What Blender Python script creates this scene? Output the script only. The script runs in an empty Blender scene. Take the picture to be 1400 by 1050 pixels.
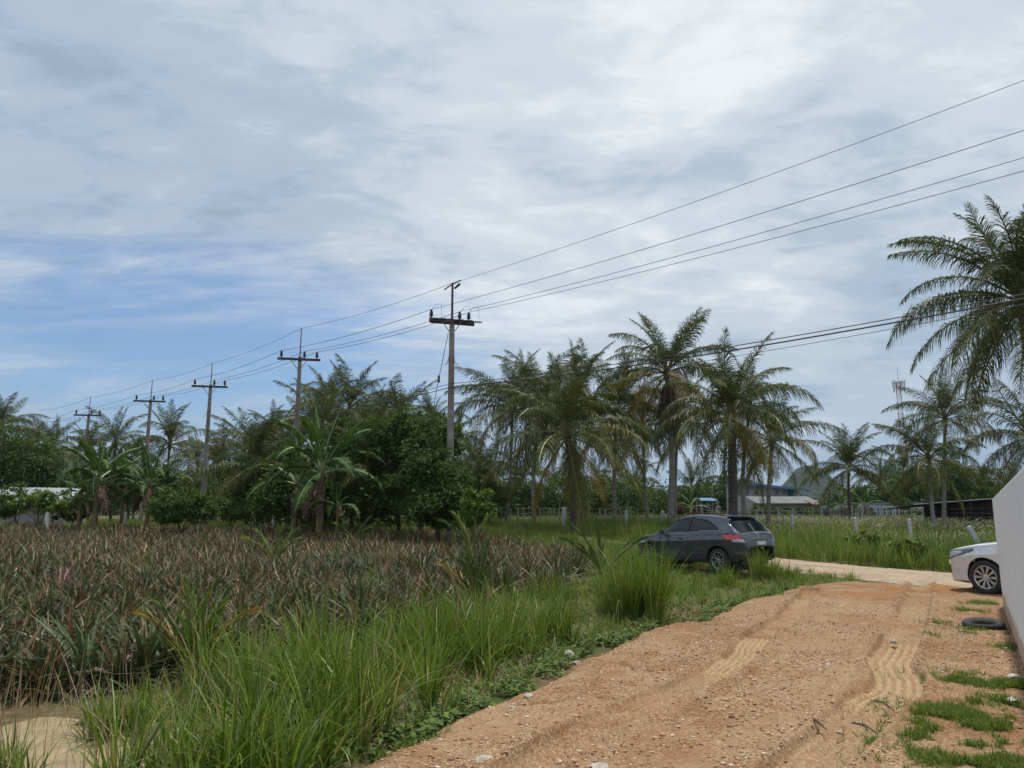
import bpy, math, random
import numpy as np
from mathutils import Vector, Matrix
R = math.radians
rng = np.random.default_rng(7)
random.seed(7)
SC = bpy.context.scene
C = SC.collection

# ------------------------------------------------------------------ camera
CAMH = 1.8
FPX = 1000.0
PITCH = math.atan(168 / FPX)
cam = bpy.data.cameras.new('camera')
cam.sensor_width = 36.0
cam.lens = FPX / 1400 * 36.0
cam.clip_start = 0.05
cam.clip_end = 9000
camo = bpy.data.objects.new('camera', cam)
C.objects.link(camo)
camo.location = (0, 0, CAMH)
camo.rotation_euler = (math.pi / 2 + PITCH, 0, 0)
SC.camera = camo

# ------------------------------------------------------------------ world
SUN_EL, SUN_AZ = R(72), R(42)          # azimuth measured from +Y towards +X
world = bpy.data.worlds.new('World')
SC.world = world
world.use_nodes = True
wn, wl = world.node_tree.nodes, world.node_tree.links
wn.clear()


def wnode(t, **k):
    n = wn.new(t)
    for a, b in k.items():
        setattr(n, a, b)
    return n


def wmath(op, a, b=None, c=None, clamp=False):
    n = wnode('ShaderNodeMath', operation=op)
    n.use_clamp = clamp
    for i, v in enumerate((a, b, c)):
        if v is None:
            continue
        if isinstance(v, (int, float)):
            n.inputs[i].default_value = v
        else:
            wl.new(v, n.inputs[i])
    return n.outputs[0]


sky = wnode('ShaderNodeTexSky', sky_type='NISHITA')
sky.sun_disc = False
sky.sun_elevation = SUN_EL
sky.sun_rotation = SUN_AZ
sky.dust_density = 0.3
sky.ozone_density = 3.0
bg_sky = wnode('ShaderNodeBackground')
bg_sky.inputs[1].default_value = 0.10
stn = wnode('ShaderNodeMix', data_type='RGBA', blend_type='MULTIPLY')
stn.inputs[0].default_value = 1.0; stn.inputs[7].default_value = (0.50, 0.74, 0.95, 1)
wl.new(sky.outputs[0], stn.inputs[6]); wl.new(stn.outputs[2], bg_sky.inputs[0])
tc = wnode('ShaderNodeTexCoord')
sep = wnode('ShaderNodeSeparateXYZ')
wl.new(tc.outputs['Generated'], sep.inputs[0])
dz = wmath('ADD', wmath('MAXIMUM', sep.outputs[2], 0.0), 0.16)
cx = wmath('DIVIDE', sep.outputs[0], dz)
cy = wmath('DIVIDE', sep.outputs[1], dz)
comb = wnode('ShaderNodeCombineXYZ')
wl.new(cx, comb.inputs[0]); wl.new(cy, comb.inputs[1])


def wnoise(scale, detail, rough, dist=0.0, sx=1.0, sy=1.0, rot=0.0, off=(0, 0, 0)):
    mp = wnode('ShaderNodeMapping')
    mp.inputs['Scale'].default_value = (sx, sy, 1)
    mp.inputs['Rotation'].default_value = (0, 0, rot)
    mp.inputs['Location'].default_value = off
    wl.new(comb.outputs[0], mp.inputs[0])
    n = wnode('ShaderNodeTexNoise')
    n.inputs['Scale'].default_value = scale
    n.inputs['Detail'].default_value = detail
    n.inputs['Roughness'].default_value = rough
    n.inputs['Distortion'].default_value = dist
    wl.new(mp.outputs[0], n.inputs[0])
    return n.outputs[0]


def wramp(v, stops, interp='EASE'):
    r = wnode('ShaderNodeValToRGB')
    r.color_ramp.interpolation = interp
    el = r.color_ramp.elements
    while len(el) < len(stops):
        el.new(0.5)
    for e, (p, c) in zip(el, stops):
        e.position = p
        e.color = (c[0], c[1], c[2], 1)
    wl.new(v, r.inputs[0])
    return r.outputs[0]


n_big = wnoise(0.55, 5, 0.5, 0.35, 1, 1, 0.4, (3.1, 1.7, 0))
n_mid = wnoise(1.6, 7, 0.55, 0.5, 1, 1.5, 0.5, (1.2, 5.5, 0))
n_streak = wnoise(2.8, 10, 0.62, 0.6, 0.7, 2.4, -0.25, (7.7, 2.5, 0))
n_fine = wnoise(5.5, 10, 0.62, 0.9, 1, 1.7, 0.5, (4.4, 0.3, 0))
shade = wmath('ADD', wmath('ADD', wmath('MULTIPLY', n_big, 0.50), wmath('MULTIPLY', n_mid, 0.34)), wmath('MULTIPLY', n_fine, 0.16))
# a broad brighter part of the cloud deck, high in the middle
brd = wnode('ShaderNodeVectorMath', operation='DOT_PRODUCT')
wl.new(tc.outputs['Generated'], brd.inputs[0]); brd.inputs[1].default_value = Vector((-0.10, 0.83, 0.55)).normalized()
shade = wmath('ADD', shade, wmath('MULTIPLY', wmath('SMOOTH_MAX', wmath('SUBTRACT', brd.outputs['Value'], 0.80), 0.0, 0.1), 0.34))
cloud_col = wramp(shade, [(0.38, (0.25, 0.33, 0.435)), (0.47, (0.35, 0.43, 0.525)), (0.54, (0.49, 0.55, 0.61)), (0.63, (0.68, 0.715, 0.74))])
# thin gap in the overcast, low towards the left of the view
gapd = Vector((-0.36, 0.88, 0.20)).normalized()
dotn = wnode('ShaderNodeVectorMath', operation='DOT_PRODUCT')
nrm = wnode('ShaderNodeVectorMath', operation='NORMALIZE')
wl.new(tc.outputs['Generated'], nrm.inputs[0])
# squash vertically so that the gap is a wide flat band
sub = wnode('ShaderNodeVectorMath', operation='SUBTRACT')
wl.new(nrm.outputs[0], sub.inputs[0]); sub.inputs[1].default_value = gapd
mulv = wnode('ShaderNodeVectorMath', operation='MULTIPLY')
wl.new(sub.outputs[0], mulv.inputs[0]); mulv.inputs[1].default_value = (2.6, 2.6, 7.5)
ln = wnode('ShaderNodeVectorMath', operation='LENGTH')
wl.new(mulv.outputs[0], ln.inputs[0])
gap = wmath('SUBTRACT', 1.3, ln.outputs['Value'], clamp=True)
gap2 = wmath('ADD', gap, wmath('MULTIPLY', wmath('SUBTRACT', n_streak, 0.5), 2.6))
gapm = wmath('MULTIPLY', wmath('SMOOTH_MIN', gap2, 1.0, 0.2), wmath('MULTIPLY', gap, 2.2, clamp=True), clamp=True)
# low sky: slightly bluer and even
low = wmath('SUBTRACT', 1.0, wmath('MULTIPLY', wmath('MAXIMUM', sep.outputs[2], 0.0), 3.3), clamp=True)
lowm = wnode('ShaderNodeMix', data_type='RGBA')
wl.new(wmath('MULTIPLY', low, 0.9), lowm.inputs[0])
wl.new(cloud_col, lowm.inputs[6]); lowm.inputs[7].default_value = (0.265, 0.375, 0.50, 1)
bg_cl = wnode('ShaderNodeBackground')
bg_cl.inputs[1].default_value = 1.0
wl.new(lowm.outputs[2], bg_cl.inputs[0])
cov = wmath('SUBTRACT', 1.0, wmath('MULTIPLY', gapm, 0.66), clamp=True)
mixw = wnode('ShaderNodeMixShader')
wl.new(cov, mixw.inputs[0]); wl.new(bg_sky.outputs[0], mixw.inputs[1]); wl.new(bg_cl.outputs[0], mixw.inputs[2])
wout = wnode('ShaderNodeOutputWorld')
wl.new(mixw.outputs[0], wout.inputs[0])

# ------------------------------------------------------------------ sun
sl = bpy.data.lights.new('sun', 'SUN')
sl.energy = 2.8
sl.angle = R(3)
sl.color = (1.0, 0.95, 0.86)
so = bpy.data.objects.new('sun', sl)
C.objects.link(so)
sd = Vector((math.sin(SUN_AZ) * math.cos(SUN_EL), math.cos(SUN_AZ) * math.cos(SUN_EL), math.sin(SUN_EL)))
so.rotation_euler = (-sd).to_track_quat('-Z', 'Y').to_euler()
so.location = sd * 60
vs = SC.view_settings
vs.view_transform = 'Standard'
vs.look = 'None'
vs.exposure = 0.34
vs.gamma = 1
vs.use_curve_mapping = False
SC.render.engine = 'CYCLES'
SC.cycles.max_bounces = 6
SC.cycles.transparent_max_bounces = 6

# ------------------------------------------------------------------ helpers
cp_, sp_ = math.cos(PITCH), math.sin(PITCH)


def ray(px, py):
    a, b = (px - 700) / FPX, (525 - py) / FPX
    return np.array((a, cp_ - b * sp_, sp_ + b * cp_))


def at(px, py, Y):
    d = ray(px, py)
    k = Y / d[1]
    return np.array((d[0] * k, Y, CAMH + d[2] * k))


def G(px, py, z=0.0):
    d = ray(px, py)
    k = (z - CAMH) / d[2]
    return np.array((d[0] * k, d[1] * k))


def sstep(a, b, x):
    t = np.clip((x - a) / (b - a), 0, 1)
    return t * t * (3 - 2 * t)


def _h(ix, iy, s):
    n = (ix.astype(np.int64) * 374761393 + iy.astype(np.int64) * 668265263 + s * 982451653) & 0x7fffffff
    n = ((n ^ (n >> 13)) * 1274126177) & 0x7fffffff
    return ((n ^ (n >> 16)) & 0xffff) / 65535.0


def vnoise(x, y, s=0):
    x = np.asarray(x, float); y = np.asarray(y, float)
    ix, iy = np.floor(x), np.floor(y)
    fx, fy = x - ix, y - iy
    fx = fx * fx * (3 - 2 * fx); fy = fy * fy * (3 - 2 * fy)
    a = _h(ix, iy, s); b = _h(ix + 1, iy, s); c = _h(ix, iy + 1, s); d = _h(ix + 1, iy + 1, s)
    return (a * (1 - fx) + b * fx) * (1 - fy) + (c * (1 - fx) + d * fx) * fy


def fbm(x, y, o=4, s=0):
    v, a, t = 0, 0.5, 0
    for i in range(o):
        v = v + a * vnoise(x * 2 ** i, y * 2 ** i, s + i * 17); t += a; a *= 0.5
    return v / t


def terr(x, y):
    x = np.asarray(x, float); y = np.asarray(y, float)
    z = -0.10 + 0.55 * sstep(20, 55, y) + 0.10 * (fbm(x * 0.12, y * 0.12, 3, 5) - 0.5) * sstep(3, 12, y)
    return z


def sdist(P, poly):
    """signed distance to a polygon, positive inside; P (n,2)"""
    P = np.asarray(P, float); poly = np.asarray(poly, float)
    d = np.full(len(P), 1e9); ins = np.zeros(len(P), bool)
    for i in range(len(poly)):
        a, b = poly[i], poly[(i + 1) % len(poly)]
        e = b - a; w = P - a
        t = np.clip((w @ e) / (e @ e), 0, 1)
        d = np.minimum(d, np.hypot(*(w - t[:, None] * e).T))
        c = ((a[1] > P[:, 1]) != (b[1] > P[:, 1]))
        with np.errstate(divide='ignore', invalid='ignore'):
            xx = (b[0] - a[0]) * (P[:, 1] - a[1]) / (b[1] - a[1] + 1e-12) + a[0]
        ins ^= c & (P[:, 0] < xx)
    return np.where(ins, d, -d)


def new_mesh(name, V, F, mats=(), mi=None, smooth=False):
    V = np.asarray(V, np.float32).reshape(-1, 3)
    m = bpy.data.meshes.new(name)
    if isinstance(F, np.ndarray):
        F = [F]
    F = [np.asarray(f, np.int32) for f in F if len(f)]
    nl = sum(f.size for f in F); nf = sum(len(f) for f in F)
    m.vertices.add(len(V)); m.vertices.foreach_set('co', V.ravel())
    m.loops.add(nl); m.polygons.add(nf)
    m.loops.foreach_set('vertex_index', np.concatenate([f.ravel() for f in F]))
    sz = np.concatenate([np.full(len(f), f.shape[1], np.int32) for f in F])
    m.polygons.foreach_set('loop_start', np.concatenate([[0], np.cumsum(sz)[:-1]]).astype(np.int32))
    for x in mats:
        m.materials.append(x)
    if mi is not None:
        m.polygons.foreach_set('material_index', np.asarray(mi, np.int32))
    m.polygons.foreach_set('use_smooth', np.full(nf, smooth, bool))
    m.update(calc_edges=True)
    m.validate()
    return m


def link(name, me, parent=None, loc=None, rot=None, scale=None):
    o = bpy.data.objects.new(name, me)
    C.objects.link(o)
    if parent is not None:
        o.parent = parent
    if loc is not None:
        o.location = tuple(float(v) for v in loc)
    if rot is not None:
        o.rotation_euler = rot
    if scale is not None:
        o.scale = (scale,) * 3 if isinstance(scale, (int, float)) else scale
    return o


def tag(o, label=None, cat=None, group=None, kind=None):
    if label: o['label'] = label
    if cat: o['category'] = cat
    if group: o['group'] = group
    if kind: o['kind'] = kind
    return o


def empty(name, loc, rz=0.0):
    o = link(name, None, None, loc, (0, 0, rz))
    o.empty_display_size = 0.3
    return o


class MB:
    """collects polygon pieces into one mesh"""
    def __init__(s):
        s.v, s.f = [], []

    def add(s, V, F):
        n = len(s.v)
        s.v.extend([tuple(map(float, p)) for p in V])
        s.f.extend([tuple(n + i for i in f) for f in F])
        return s

    def box(s, c, d, rz=0.0, M=None, top=None):
        cx, cy, cz = c; a, b, h = d[0] / 2, d[1] / 2, d[2] / 2
        ca, sa = math.cos(rz), math.sin(rz)
        P = []
        for k in (-1, 1):
            tx, ty = (top if (top and k == 1) else (1, 1))
            for i, j in ((-1, -1), (1, -1), (1, 1), (-1, 1)):
                x, y, z = i * a * tx, j * b * ty, k * h
                P.append((cx + x * ca - y * sa, cy + x * sa + y * ca, cz + z))
        if M is not None:
            P = [M @ Vector(p) for p in P]
        return s.add(P, [(0, 3, 2, 1), (4, 5, 6, 7), (0, 1, 5, 4), (1, 2, 6, 5), (2, 3, 7, 6), (3, 0, 4, 7)])

    def tube(s, pts, rad, n=8, cap=True):
        pts = [Vector(tuple(map(float, p))) for p in pts]
        if isinstance(rad, (int, float)):
            rad = [rad] * len(pts)
        V, F = [], []
        for i, p in enumerate(pts):
            t = (pts[min(i + 1, len(pts) - 1)] - pts[max(i - 1, 0)])
            t = t.normalized() if t.length > 1e-9 else Vector((0, 0, 1))
            u = t.cross(Vector((0, 0, 1)))
            if u.length < 1e-3: u = Vector((1, 0, 0)) if abs(t.x) < .9 else Vector((0, 1, 0))
            u = (u - t * u.dot(t)).normalized(); w = t.cross(u)
            for k in range(n):
                a = 2 * math.pi * k / n
                V.append(p + (u * math.cos(a) + w * math.sin(a)) * rad[i])
        for i in range(len(pts) - 1):
            for k in range(n):
                a, b = i * n + k, i * n + (k + 1) % n
                F.append((a, b, b + n, a + n))
        if cap:
            F.append(tuple(range(n - 1, -1, -1)))
            F.append(tuple(range((len(pts) - 1) * n, len(pts) * n)))
        return s.add(V, F)

    def lathe(s, prof, n=24, M=None, close=False):
        """prof: (r, h) list turned about local Z"""
        V, F = [], []
        m = len(prof)
        for r, h in prof:
            for k in range(n):
                a = 2 * math.pi * k / n
                v = Vector((r * math.cos(a), r * math.sin(a), h))
                V.append(M @ v if M is not None else v)
        for i in range(m if close else m - 1):
            for k in range(n):
                a, b = i * n + k, i * n + (k + 1) % n
                j = ((i + 1) % m) * n
                F.append((a, b, j + (k + 1) % n, j + k))
        if not close:
            F.append(tuple(range(n - 1, -1, -1)))
            F.append(tuple(range((m - 1) * n, m * n)))
        return s.add(V, F)

    def mesh(s, name, mat, smooth=False):
        m = bpy.data.meshes.new(name)
        m.from_pydata(s.v, [], s.f)
        m.materials.append(mat)
        if smooth:
            m.polygons.foreach_set('use_smooth', [True] * len(m.polygons))
        m.update()
        return m

    def build(s, name, mat, parent=None, smooth=False, loc=None):
        return link(name, s.mesh(name, mat, smooth), parent, loc)


# ------------------------------------------------------------------ materials
def mat_base(name):
    m = bpy.data.materials.new(name)
    m.use_nodes = True
    nt = m.node_tree
    return m, nt, nt.nodes, nt.links, nt.nodes['Principled BSDF']


def ramp(nt, fac, stops, interp='LINEAR'):
    r = nt.nodes.new('ShaderNodeValToRGB')
    r.color_ramp.interpolation = interp
    el = r.color_ramp.elements
    while len(el) < len(stops):
        el.new(0.5)
    for e, (p, c) in zip(el, stops):
        e.position = p
        e.color = (c[0], c[1], c[2], 1) if len(c) == 3 else c
    nt.links.new(fac, r.inputs[0])
    return r.outputs[0]


def noise(nt, scale, detail=4, rough=0.55, vec=None, dist=0.0):
    n = nt.nodes.new('ShaderNodeTexNoise')
    n.inputs['Scale'].default_value = scale
    n.inputs['Detail'].default_value = detail
    n.inputs['Roughness'].default_value = rough
    n.inputs['Distortion'].default_value = dist
    if vec is not None:
        nt.links.new(vec, n.inputs[0])
    return n.outputs[0]


def objvec(nt, which='Object'):
    t = nt.nodes.new('ShaderNodeTexCoord')
    return t.outputs[which]


def geopos(nt):
    return nt.nodes.new('ShaderNodeNewGeometry').outputs['Position']


def mixc(nt, fac, a, b, bt='MIX'):
    m = nt.nodes.new('ShaderNodeMix'); m.data_type = 'RGBA'; m.blend_type = bt
    for v, i in ((fac, 0), (a, 6), (b, 7)):
        if isinstance(v, (int, float)):
            m.inputs[i].default_value = v
        elif isinstance(v, tuple):
            m.inputs[i].default_value = (v[0], v[1], v[2], 1)
        else:
            nt.links.new(v, m.inputs[i])
    return m.outputs[2]


def bump(nt, h, strength=0.4, dist=0.02):
    b = nt.nodes.new('ShaderNodeBump')
    b.inputs['Strength'].default_value = strength
    b.inputs['Distance'].default_value = dist
    nt.links.new(h, b.inputs['Height'])
    return b.outputs[0]


def mat_noise(name, stops, scale=6, rough=0.8, bmp=0.3, bdist=0.01, metal=0.0, detail=6, spec=0.3):
    m, nt, N, L, P = mat_base(name)
    v = objvec(nt)
    f = noise(nt, scale, detail, 0.6, v)
    L.new(ramp(nt, f, stops), P.inputs['Base Color'])
    P.inputs['Roughness'].default_value = rough
    P.inputs['Metallic'].default_value = metal
    P.inputs['Specular IOR Level'].default_value = spec
    if bmp:
        L.new(bump(nt, noise(nt, scale * 5, 5, 0.6, v), bmp, bdist), P.inputs['Normal'])
    return m


def mat_plain(name, col, rough=0.5, metal=0.0, spec=0.5, coat=0.0, var=0.12, scale=8):
    m, nt, N, L, P = mat_base(name)
    f = noise(nt, scale, 5, 0.6, objvec(nt))
    lo = tuple(c * (1 - var) for c in col); hi = tuple(min(1, c * (1 + var)) for c in col)
    L.new(ramp(nt, f, [(0.3, lo), (0.7, hi)]), P.inputs['Base Color'])
    P.inputs['Roughness'].default_value = rough
    P.inputs['Metallic'].default_value = metal
    P.inputs['Specular IOR Level'].default_value = spec
    P.inputs['Coat Weight'].default_value = coat
    P.inputs['Coat Roughness'].default_value = 0.08
    return m


def mat_leaf(name, stops, rough=0.5, trans=0.3, objr=0.25, spec=0.35, patch=None):
    """leaf colour varies from leaf to leaf (per island) and from plant to plant"""
    m, nt, N, L, P = mat_base(name)
    g = N.new('ShaderNodeNewGeometry')
    oi = N.new('ShaderNodeObjectInfo')
    a = N.new('ShaderNodeMath'); a.operation = 'MULTIPLY_ADD'
    L.new(oi.outputs['Random'], a.inputs[0]); a.inputs[1].default_value = objr
    b = N.new('ShaderNodeMath'); b.operation = 'MULTIPLY'
    L.new(g.outputs['Random Per Island'], b.inputs[0]); b.inputs[1].default_value = 1 - objr
    L.new(b.outputs[0], a.inputs[2])
    fac = a.outputs[0]
    if patch:
        c = N.new('ShaderNodeMath'); c.operation = 'MULTIPLY_ADD'; c.use_clamp = True
        L.new(noise(nt, patch[0], 3, 0.5, g.outputs['Position']), c.inputs[0]); c.inputs[1].default_value = patch[1]
        d = N.new('ShaderNodeMath'); d.operation = 'SUBTRACT'
        L.new(fac, d.inputs[0]); d.inputs[1].default_value = patch[1] * 0.5
        L.new(d.outputs[0], c.inputs[2]); fac = c.outputs[0]
    col = ramp(nt, fac, stops)
    L.new(col, P.inputs['Base Color'])
    P.inputs['Roughness'].default_value = rough
    P.inputs['Specular IOR Level'].default_value = spec
    t = N.new('ShaderNodeBsdfTranslucent')
    L.new(mixc(nt, 0.6, col, (1.0, 0.95, 0.35), 'MULTIPLY'), t.inputs[0])
    mx = N.new('ShaderNodeMixShader'); mx.inputs[0].default_value = trans
    L.new(P.outputs[0], mx.inputs[1]); L.new(t.outputs[0], mx.inputs[2])
    L.new(mx.outputs[0], N['Material Output'].inputs[0])
    return m


M = {}
M['grass'] = mat_leaf('grass_blades', [(0.0, (0.06, 0.105, 0.014)), (0.4, (0.125, 0.205, 0.026)), (0.75, (0.21, 0.30, 0.042)), (0.92, (0.25, 0.29, 0.09)), (1.0, (0.40, 0.33, 0.17))], 0.42, 0.4, 0.0, patch=(0.9, 0.5))
M['grass_far'] = mat_leaf('verge_grass', [(0.0, (0.08, 0.13, 0.018)), (0.5, (0.145, 0.22, 0.034)), (0.9, (0.225, 0.29, 0.055)), (1.0, (0.30, 0.28, 0.12))], 0.5, 0.35, 0.0, patch=(0.25, 0.6))
M['meadow'] = mat_leaf('meadow_grass', [(0.0, (0.10, 0.15, 0.03)), (0.5, (0.165, 0.22, 0.055)), (0.85, (0.24, 0.26, 0.09)), (1.0, (0.40, 0.38, 0.22))], 0.55, 0.3, 0.0, patch=(0.15, 0.6))
M['seed'] = mat_leaf('seed_heads', [(0.0, (0.27, 0.26, 0.15)), (1.0, (0.50, 0.46, 0.32))], 0.7, 0.3, 0.0)
M['dry'] = mat_leaf('dry_grass', [(0.0, (0.22, 0.15, 0.08)), (0.6, (0.36, 0.27, 0.16)), (1.0, (0.48, 0.40, 0.28))], 0.7, 0.2, 0.0)
M['creeper'] = mat_leaf('creeper_leaves', [(0.0, (0.055, 0.10, 0.02)), (0.6, (0.105, 0.17, 0.032)), (1.0, (0.17, 0.24, 0.05))], 0.75, 0.25, 0.0)
M['pine'] = mat_leaf('pineapple_leaves', [(0.0, (0.035, 0.058, 0.022)), (0.38, (0.075, 0.108, 0.036)), (0.56, (0.105, 0.09, 0.042)), (0.78, (0.165, 0.095, 0.052)), (0.91, (0.27, 0.155, 0.09)), (1.0, (0.44, 0.33, 0.20))], 0.5, 0.15, 0.2, patch=(0.35, 0.5))
M['pine_green'] = mat_leaf('pineapple_leaves_green', [(0.0, (0.05, 0.085, 0.035)), (0.6, (0.10, 0.15, 0.06)), (1.0, (0.18, 0.20, 0.08))], 0.45, 0.15, 0.2)
M['pine_pink'] = mat_leaf('pineapple_leaves_pink', [(0.0, (0.16, 0.07, 0.06)), (0.6, (0.33, 0.15, 0.13)), (1.0, (0.45, 0.26, 0.20))], 0.5, 0.15, 0.2)
M['palm'] = mat_leaf('palm_leaflets', [(0.0, (0.04, 0.058, 0.014)), (0.6, (0.085, 0.11, 0.024)), (1.0, (0.155, 0.175, 0.04))], 0.5, 0.22, 0.35, spec=0.22)
M['palm_old'] = mat_leaf('palm_leaflets_olive', [(0.0, (0.07, 0.09, 0.022)), (0.6, (0.13, 0.145, 0.035)), (1.0, (0.21, 0.18, 0.05))], 0.5, 0.22, 0.3, spec=0.2)
M['palm_yellow'] = mat_leaf('palm_leaflets_yellow', [(0.0, (0.17, 0.13, 0.025)), (0.6, (0.30, 0.20, 0.03)), (1.0, (0.36, 0.19, 0.03))], 0.5, 0.25, 0.2)
M['palm_dead'] = mat_leaf('palm_leaflets_dead', [(0.0, (0.05, 0.03, 0.022)), (0.6, (0.11, 0.065, 0.045)), (1.0, (0.19, 0.12, 0.08))], 0.8, 0.1, 0.2)
M['rachis'] = mat_plain('frond_stalk', (0.16, 0.15, 0.045), 0.5)
M['rachis_dead'] = mat_plain('frond_stalk_dead', (0.15, 0.10, 0.06), 0.8)
M['banana'] = mat_leaf('banana_leaves', [(0.0, (0.03, 0.066, 0.018)), (0.6, (0.055, 0.105, 0.026)), (1.0, (0.11, 0.16, 0.038))], 0.55, 0.3, 0.2, spec=0.12)
M['banana_rib'] = mat_plain('banana_midrib', (0.26, 0.32, 0.14), 0.5)
M['banana_stem'] = mat_noise('banana_stem', [(0.3, (0.10, 0.07, 0.035)), (0.7, (0.27, 0.19, 0.10))], 5, 0.7)
M['tree_dark'] = mat_leaf('tree_leaves_dark', [(0.0, (0.034, 0.068, 0.015)), (0.6, (0.075, 0.125, 0.024)), (1.0, (0.14, 0.20, 0.04))], 0.6, 0.3, 0.1, spec=0.2)
M['tree_mid'] = mat_leaf('tree_leaves_mid', [(0.0, (0.042, 0.078, 0.018)), (0.6, (0.08, 0.135, 0.026)), (1.0, (0.14, 0.205, 0.04))], 0.6, 0.32, 0.1, spec=0.2)
M['shrub_bright'] = mat_leaf('shrub_leaves_bright', [(0.0, (0.075, 0.13, 0.016)), (0.6, (0.14, 0.22, 0.022)), (1.0, (0.22, 0.30, 0.035))], 0.45, 0.3, 0.1)
M['shrub_red'] = mat_leaf('shrub_leaves_red', [(0.0, (0.05, 0.018, 0.018)), (1.0, (0.15, 0.045, 0.04))], 0.5, 0.2, 0.1)
M['wood_far'] = mat_leaf('far_wood_leaves', [(0.0, (0.02, 0.036, 0.018)), (0.6, (0.04, 0.066, 0.026)), (1.0, (0.07, 0.10, 0.038))], 0.6, 0.2, 0.0, patch=(0.08, 0.7))
M['bark'] = mat_noise('bark', [(0.3, (0.06, 0.045, 0.032)), (0.7, (0.16, 0.125, 0.09))], 9, 0.9, 0.6)


def trunk_mat(name, dark, light):
    m, nt, N, L, P = mat_base(name)
    v = objvec(nt)
    mp = N.new('ShaderNodeMapping'); mp.inputs['Scale'].default_value = (0.6, 0.6, 5.5)
    L.new(v, mp.inputs[0])
    f = noise(nt, 3.0, 6, 0.65, mp.outputs[0])
    L.new(ramp(nt, f, [(0.3, dark), (0.68, light)]), P.inputs['Base Color'])
    P.inputs['Roughness'].default_value = 0.9
    L.new(bump(nt, f, 0.6, 0.04), P.inputs['Normal'])
    return m


M['palm_trunk'] = trunk_mat('palm_trunk', (0.15, 0.135, 0.12), (0.40, 0.365, 0.32))
M['palm_trunk_dark'] = trunk_mat('palm_trunk_dark', (0.05, 0.04, 0.035), (0.15, 0.12, 0.10))
M['coconut'] = mat_plain('coconut_husk', (0.13, 0.12, 0.03), 0.5)
M['concrete_pole'] = mat_noise('pole_concrete', [(0.3, (0.20, 0.18, 0.16)), (0.6, (0.33, 0.30, 0.265)), (0.8, (0.40, 0.37, 0.33))], 2.5, 0.85, 0.3)
M['rust_stain'] = mat_noise('rust_stained_concrete', [(0.3, (0.19, 0.14, 0.12)), (0.7, (0.31, 0.25, 0.215))], 3, 0.85, 0.2)
M['steel_dark'] = mat_noise('weathered_steel', [(0.3, (0.06, 0.04, 0.045)), (0.7, (0.13, 0.10, 0.10))], 8, 0.6, 0.1, metal=0.3)
M['steel_red'] = mat_noise('rusty_rod', [(0.3, (0.07, 0.035, 0.035)), (0.7, (0.14, 0.075, 0.07))], 8, 0.6, 0.1)
M['galv'] = mat_noise('galvanised_steel', [(0.3, (0.28, 0.29, 0.31)), (0.7, (0.42, 0.43, 0.45))], 10, 0.5, 0.1, metal=0.5)
M['porcelain'] = mat_plain('insulator_glaze', (0.025, 0.018, 0.016), 0.25, spec=0.6)
M['wire'] = mat_plain('power_wire', (0.085, 0.095, 0.105), 0.6)
M['cable'] = mat_plain('black_cable', (0.03, 0.03, 0.032), 0.6)
M['post_white'] = mat_noise('white_post_paint', [(0.25, (0.38, 0.37, 0.34)), (0.5, (0.62, 0.61, 0.58)), (0.8, (0.74, 0.73, 0.70))], 6, 0.8, 0.2)
M['post_grey'] = mat_noise('grey_concrete_post', [(0.3, (0.28, 0.27, 0.25)), (0.7, (0.5, 0.48, 0.45))], 6, 0.85, 0.2)


def ground_mat():
    m, nt, N, L, P = mat_base('field_soil')
    v = geopos(nt)
    a = noise(nt, 0.25, 6, 0.6, v); b = noise(nt, 9.0, 6, 0.65, v)
    soil = ramp(nt, b, [(0.3, (0.10, 0.068, 0.042)), (0.55, (0.20, 0.135, 0.08)), (0.75, (0.30, 0.21, 0.13))])
    grs = ramp(nt, b, [(0.3, (0.045, 0.07, 0.02)), (0.7, (0.10, 0.13, 0.04))])
    L.new(mixc(nt, ramp(nt, a, [(0.42, (0, 0, 0)), (0.58, (1, 1, 1))]), soil, grs), P.inputs['Base Color'])
    P.inputs['Roughness'].default_value = 0.95
    P.inputs['Specular IOR Level'].default_value = 0.1
    L.new(bump(nt, noise(nt, 14, 8, 0.7, v), 0.8, 0.05), P.inputs['Normal'])
    return m


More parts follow.
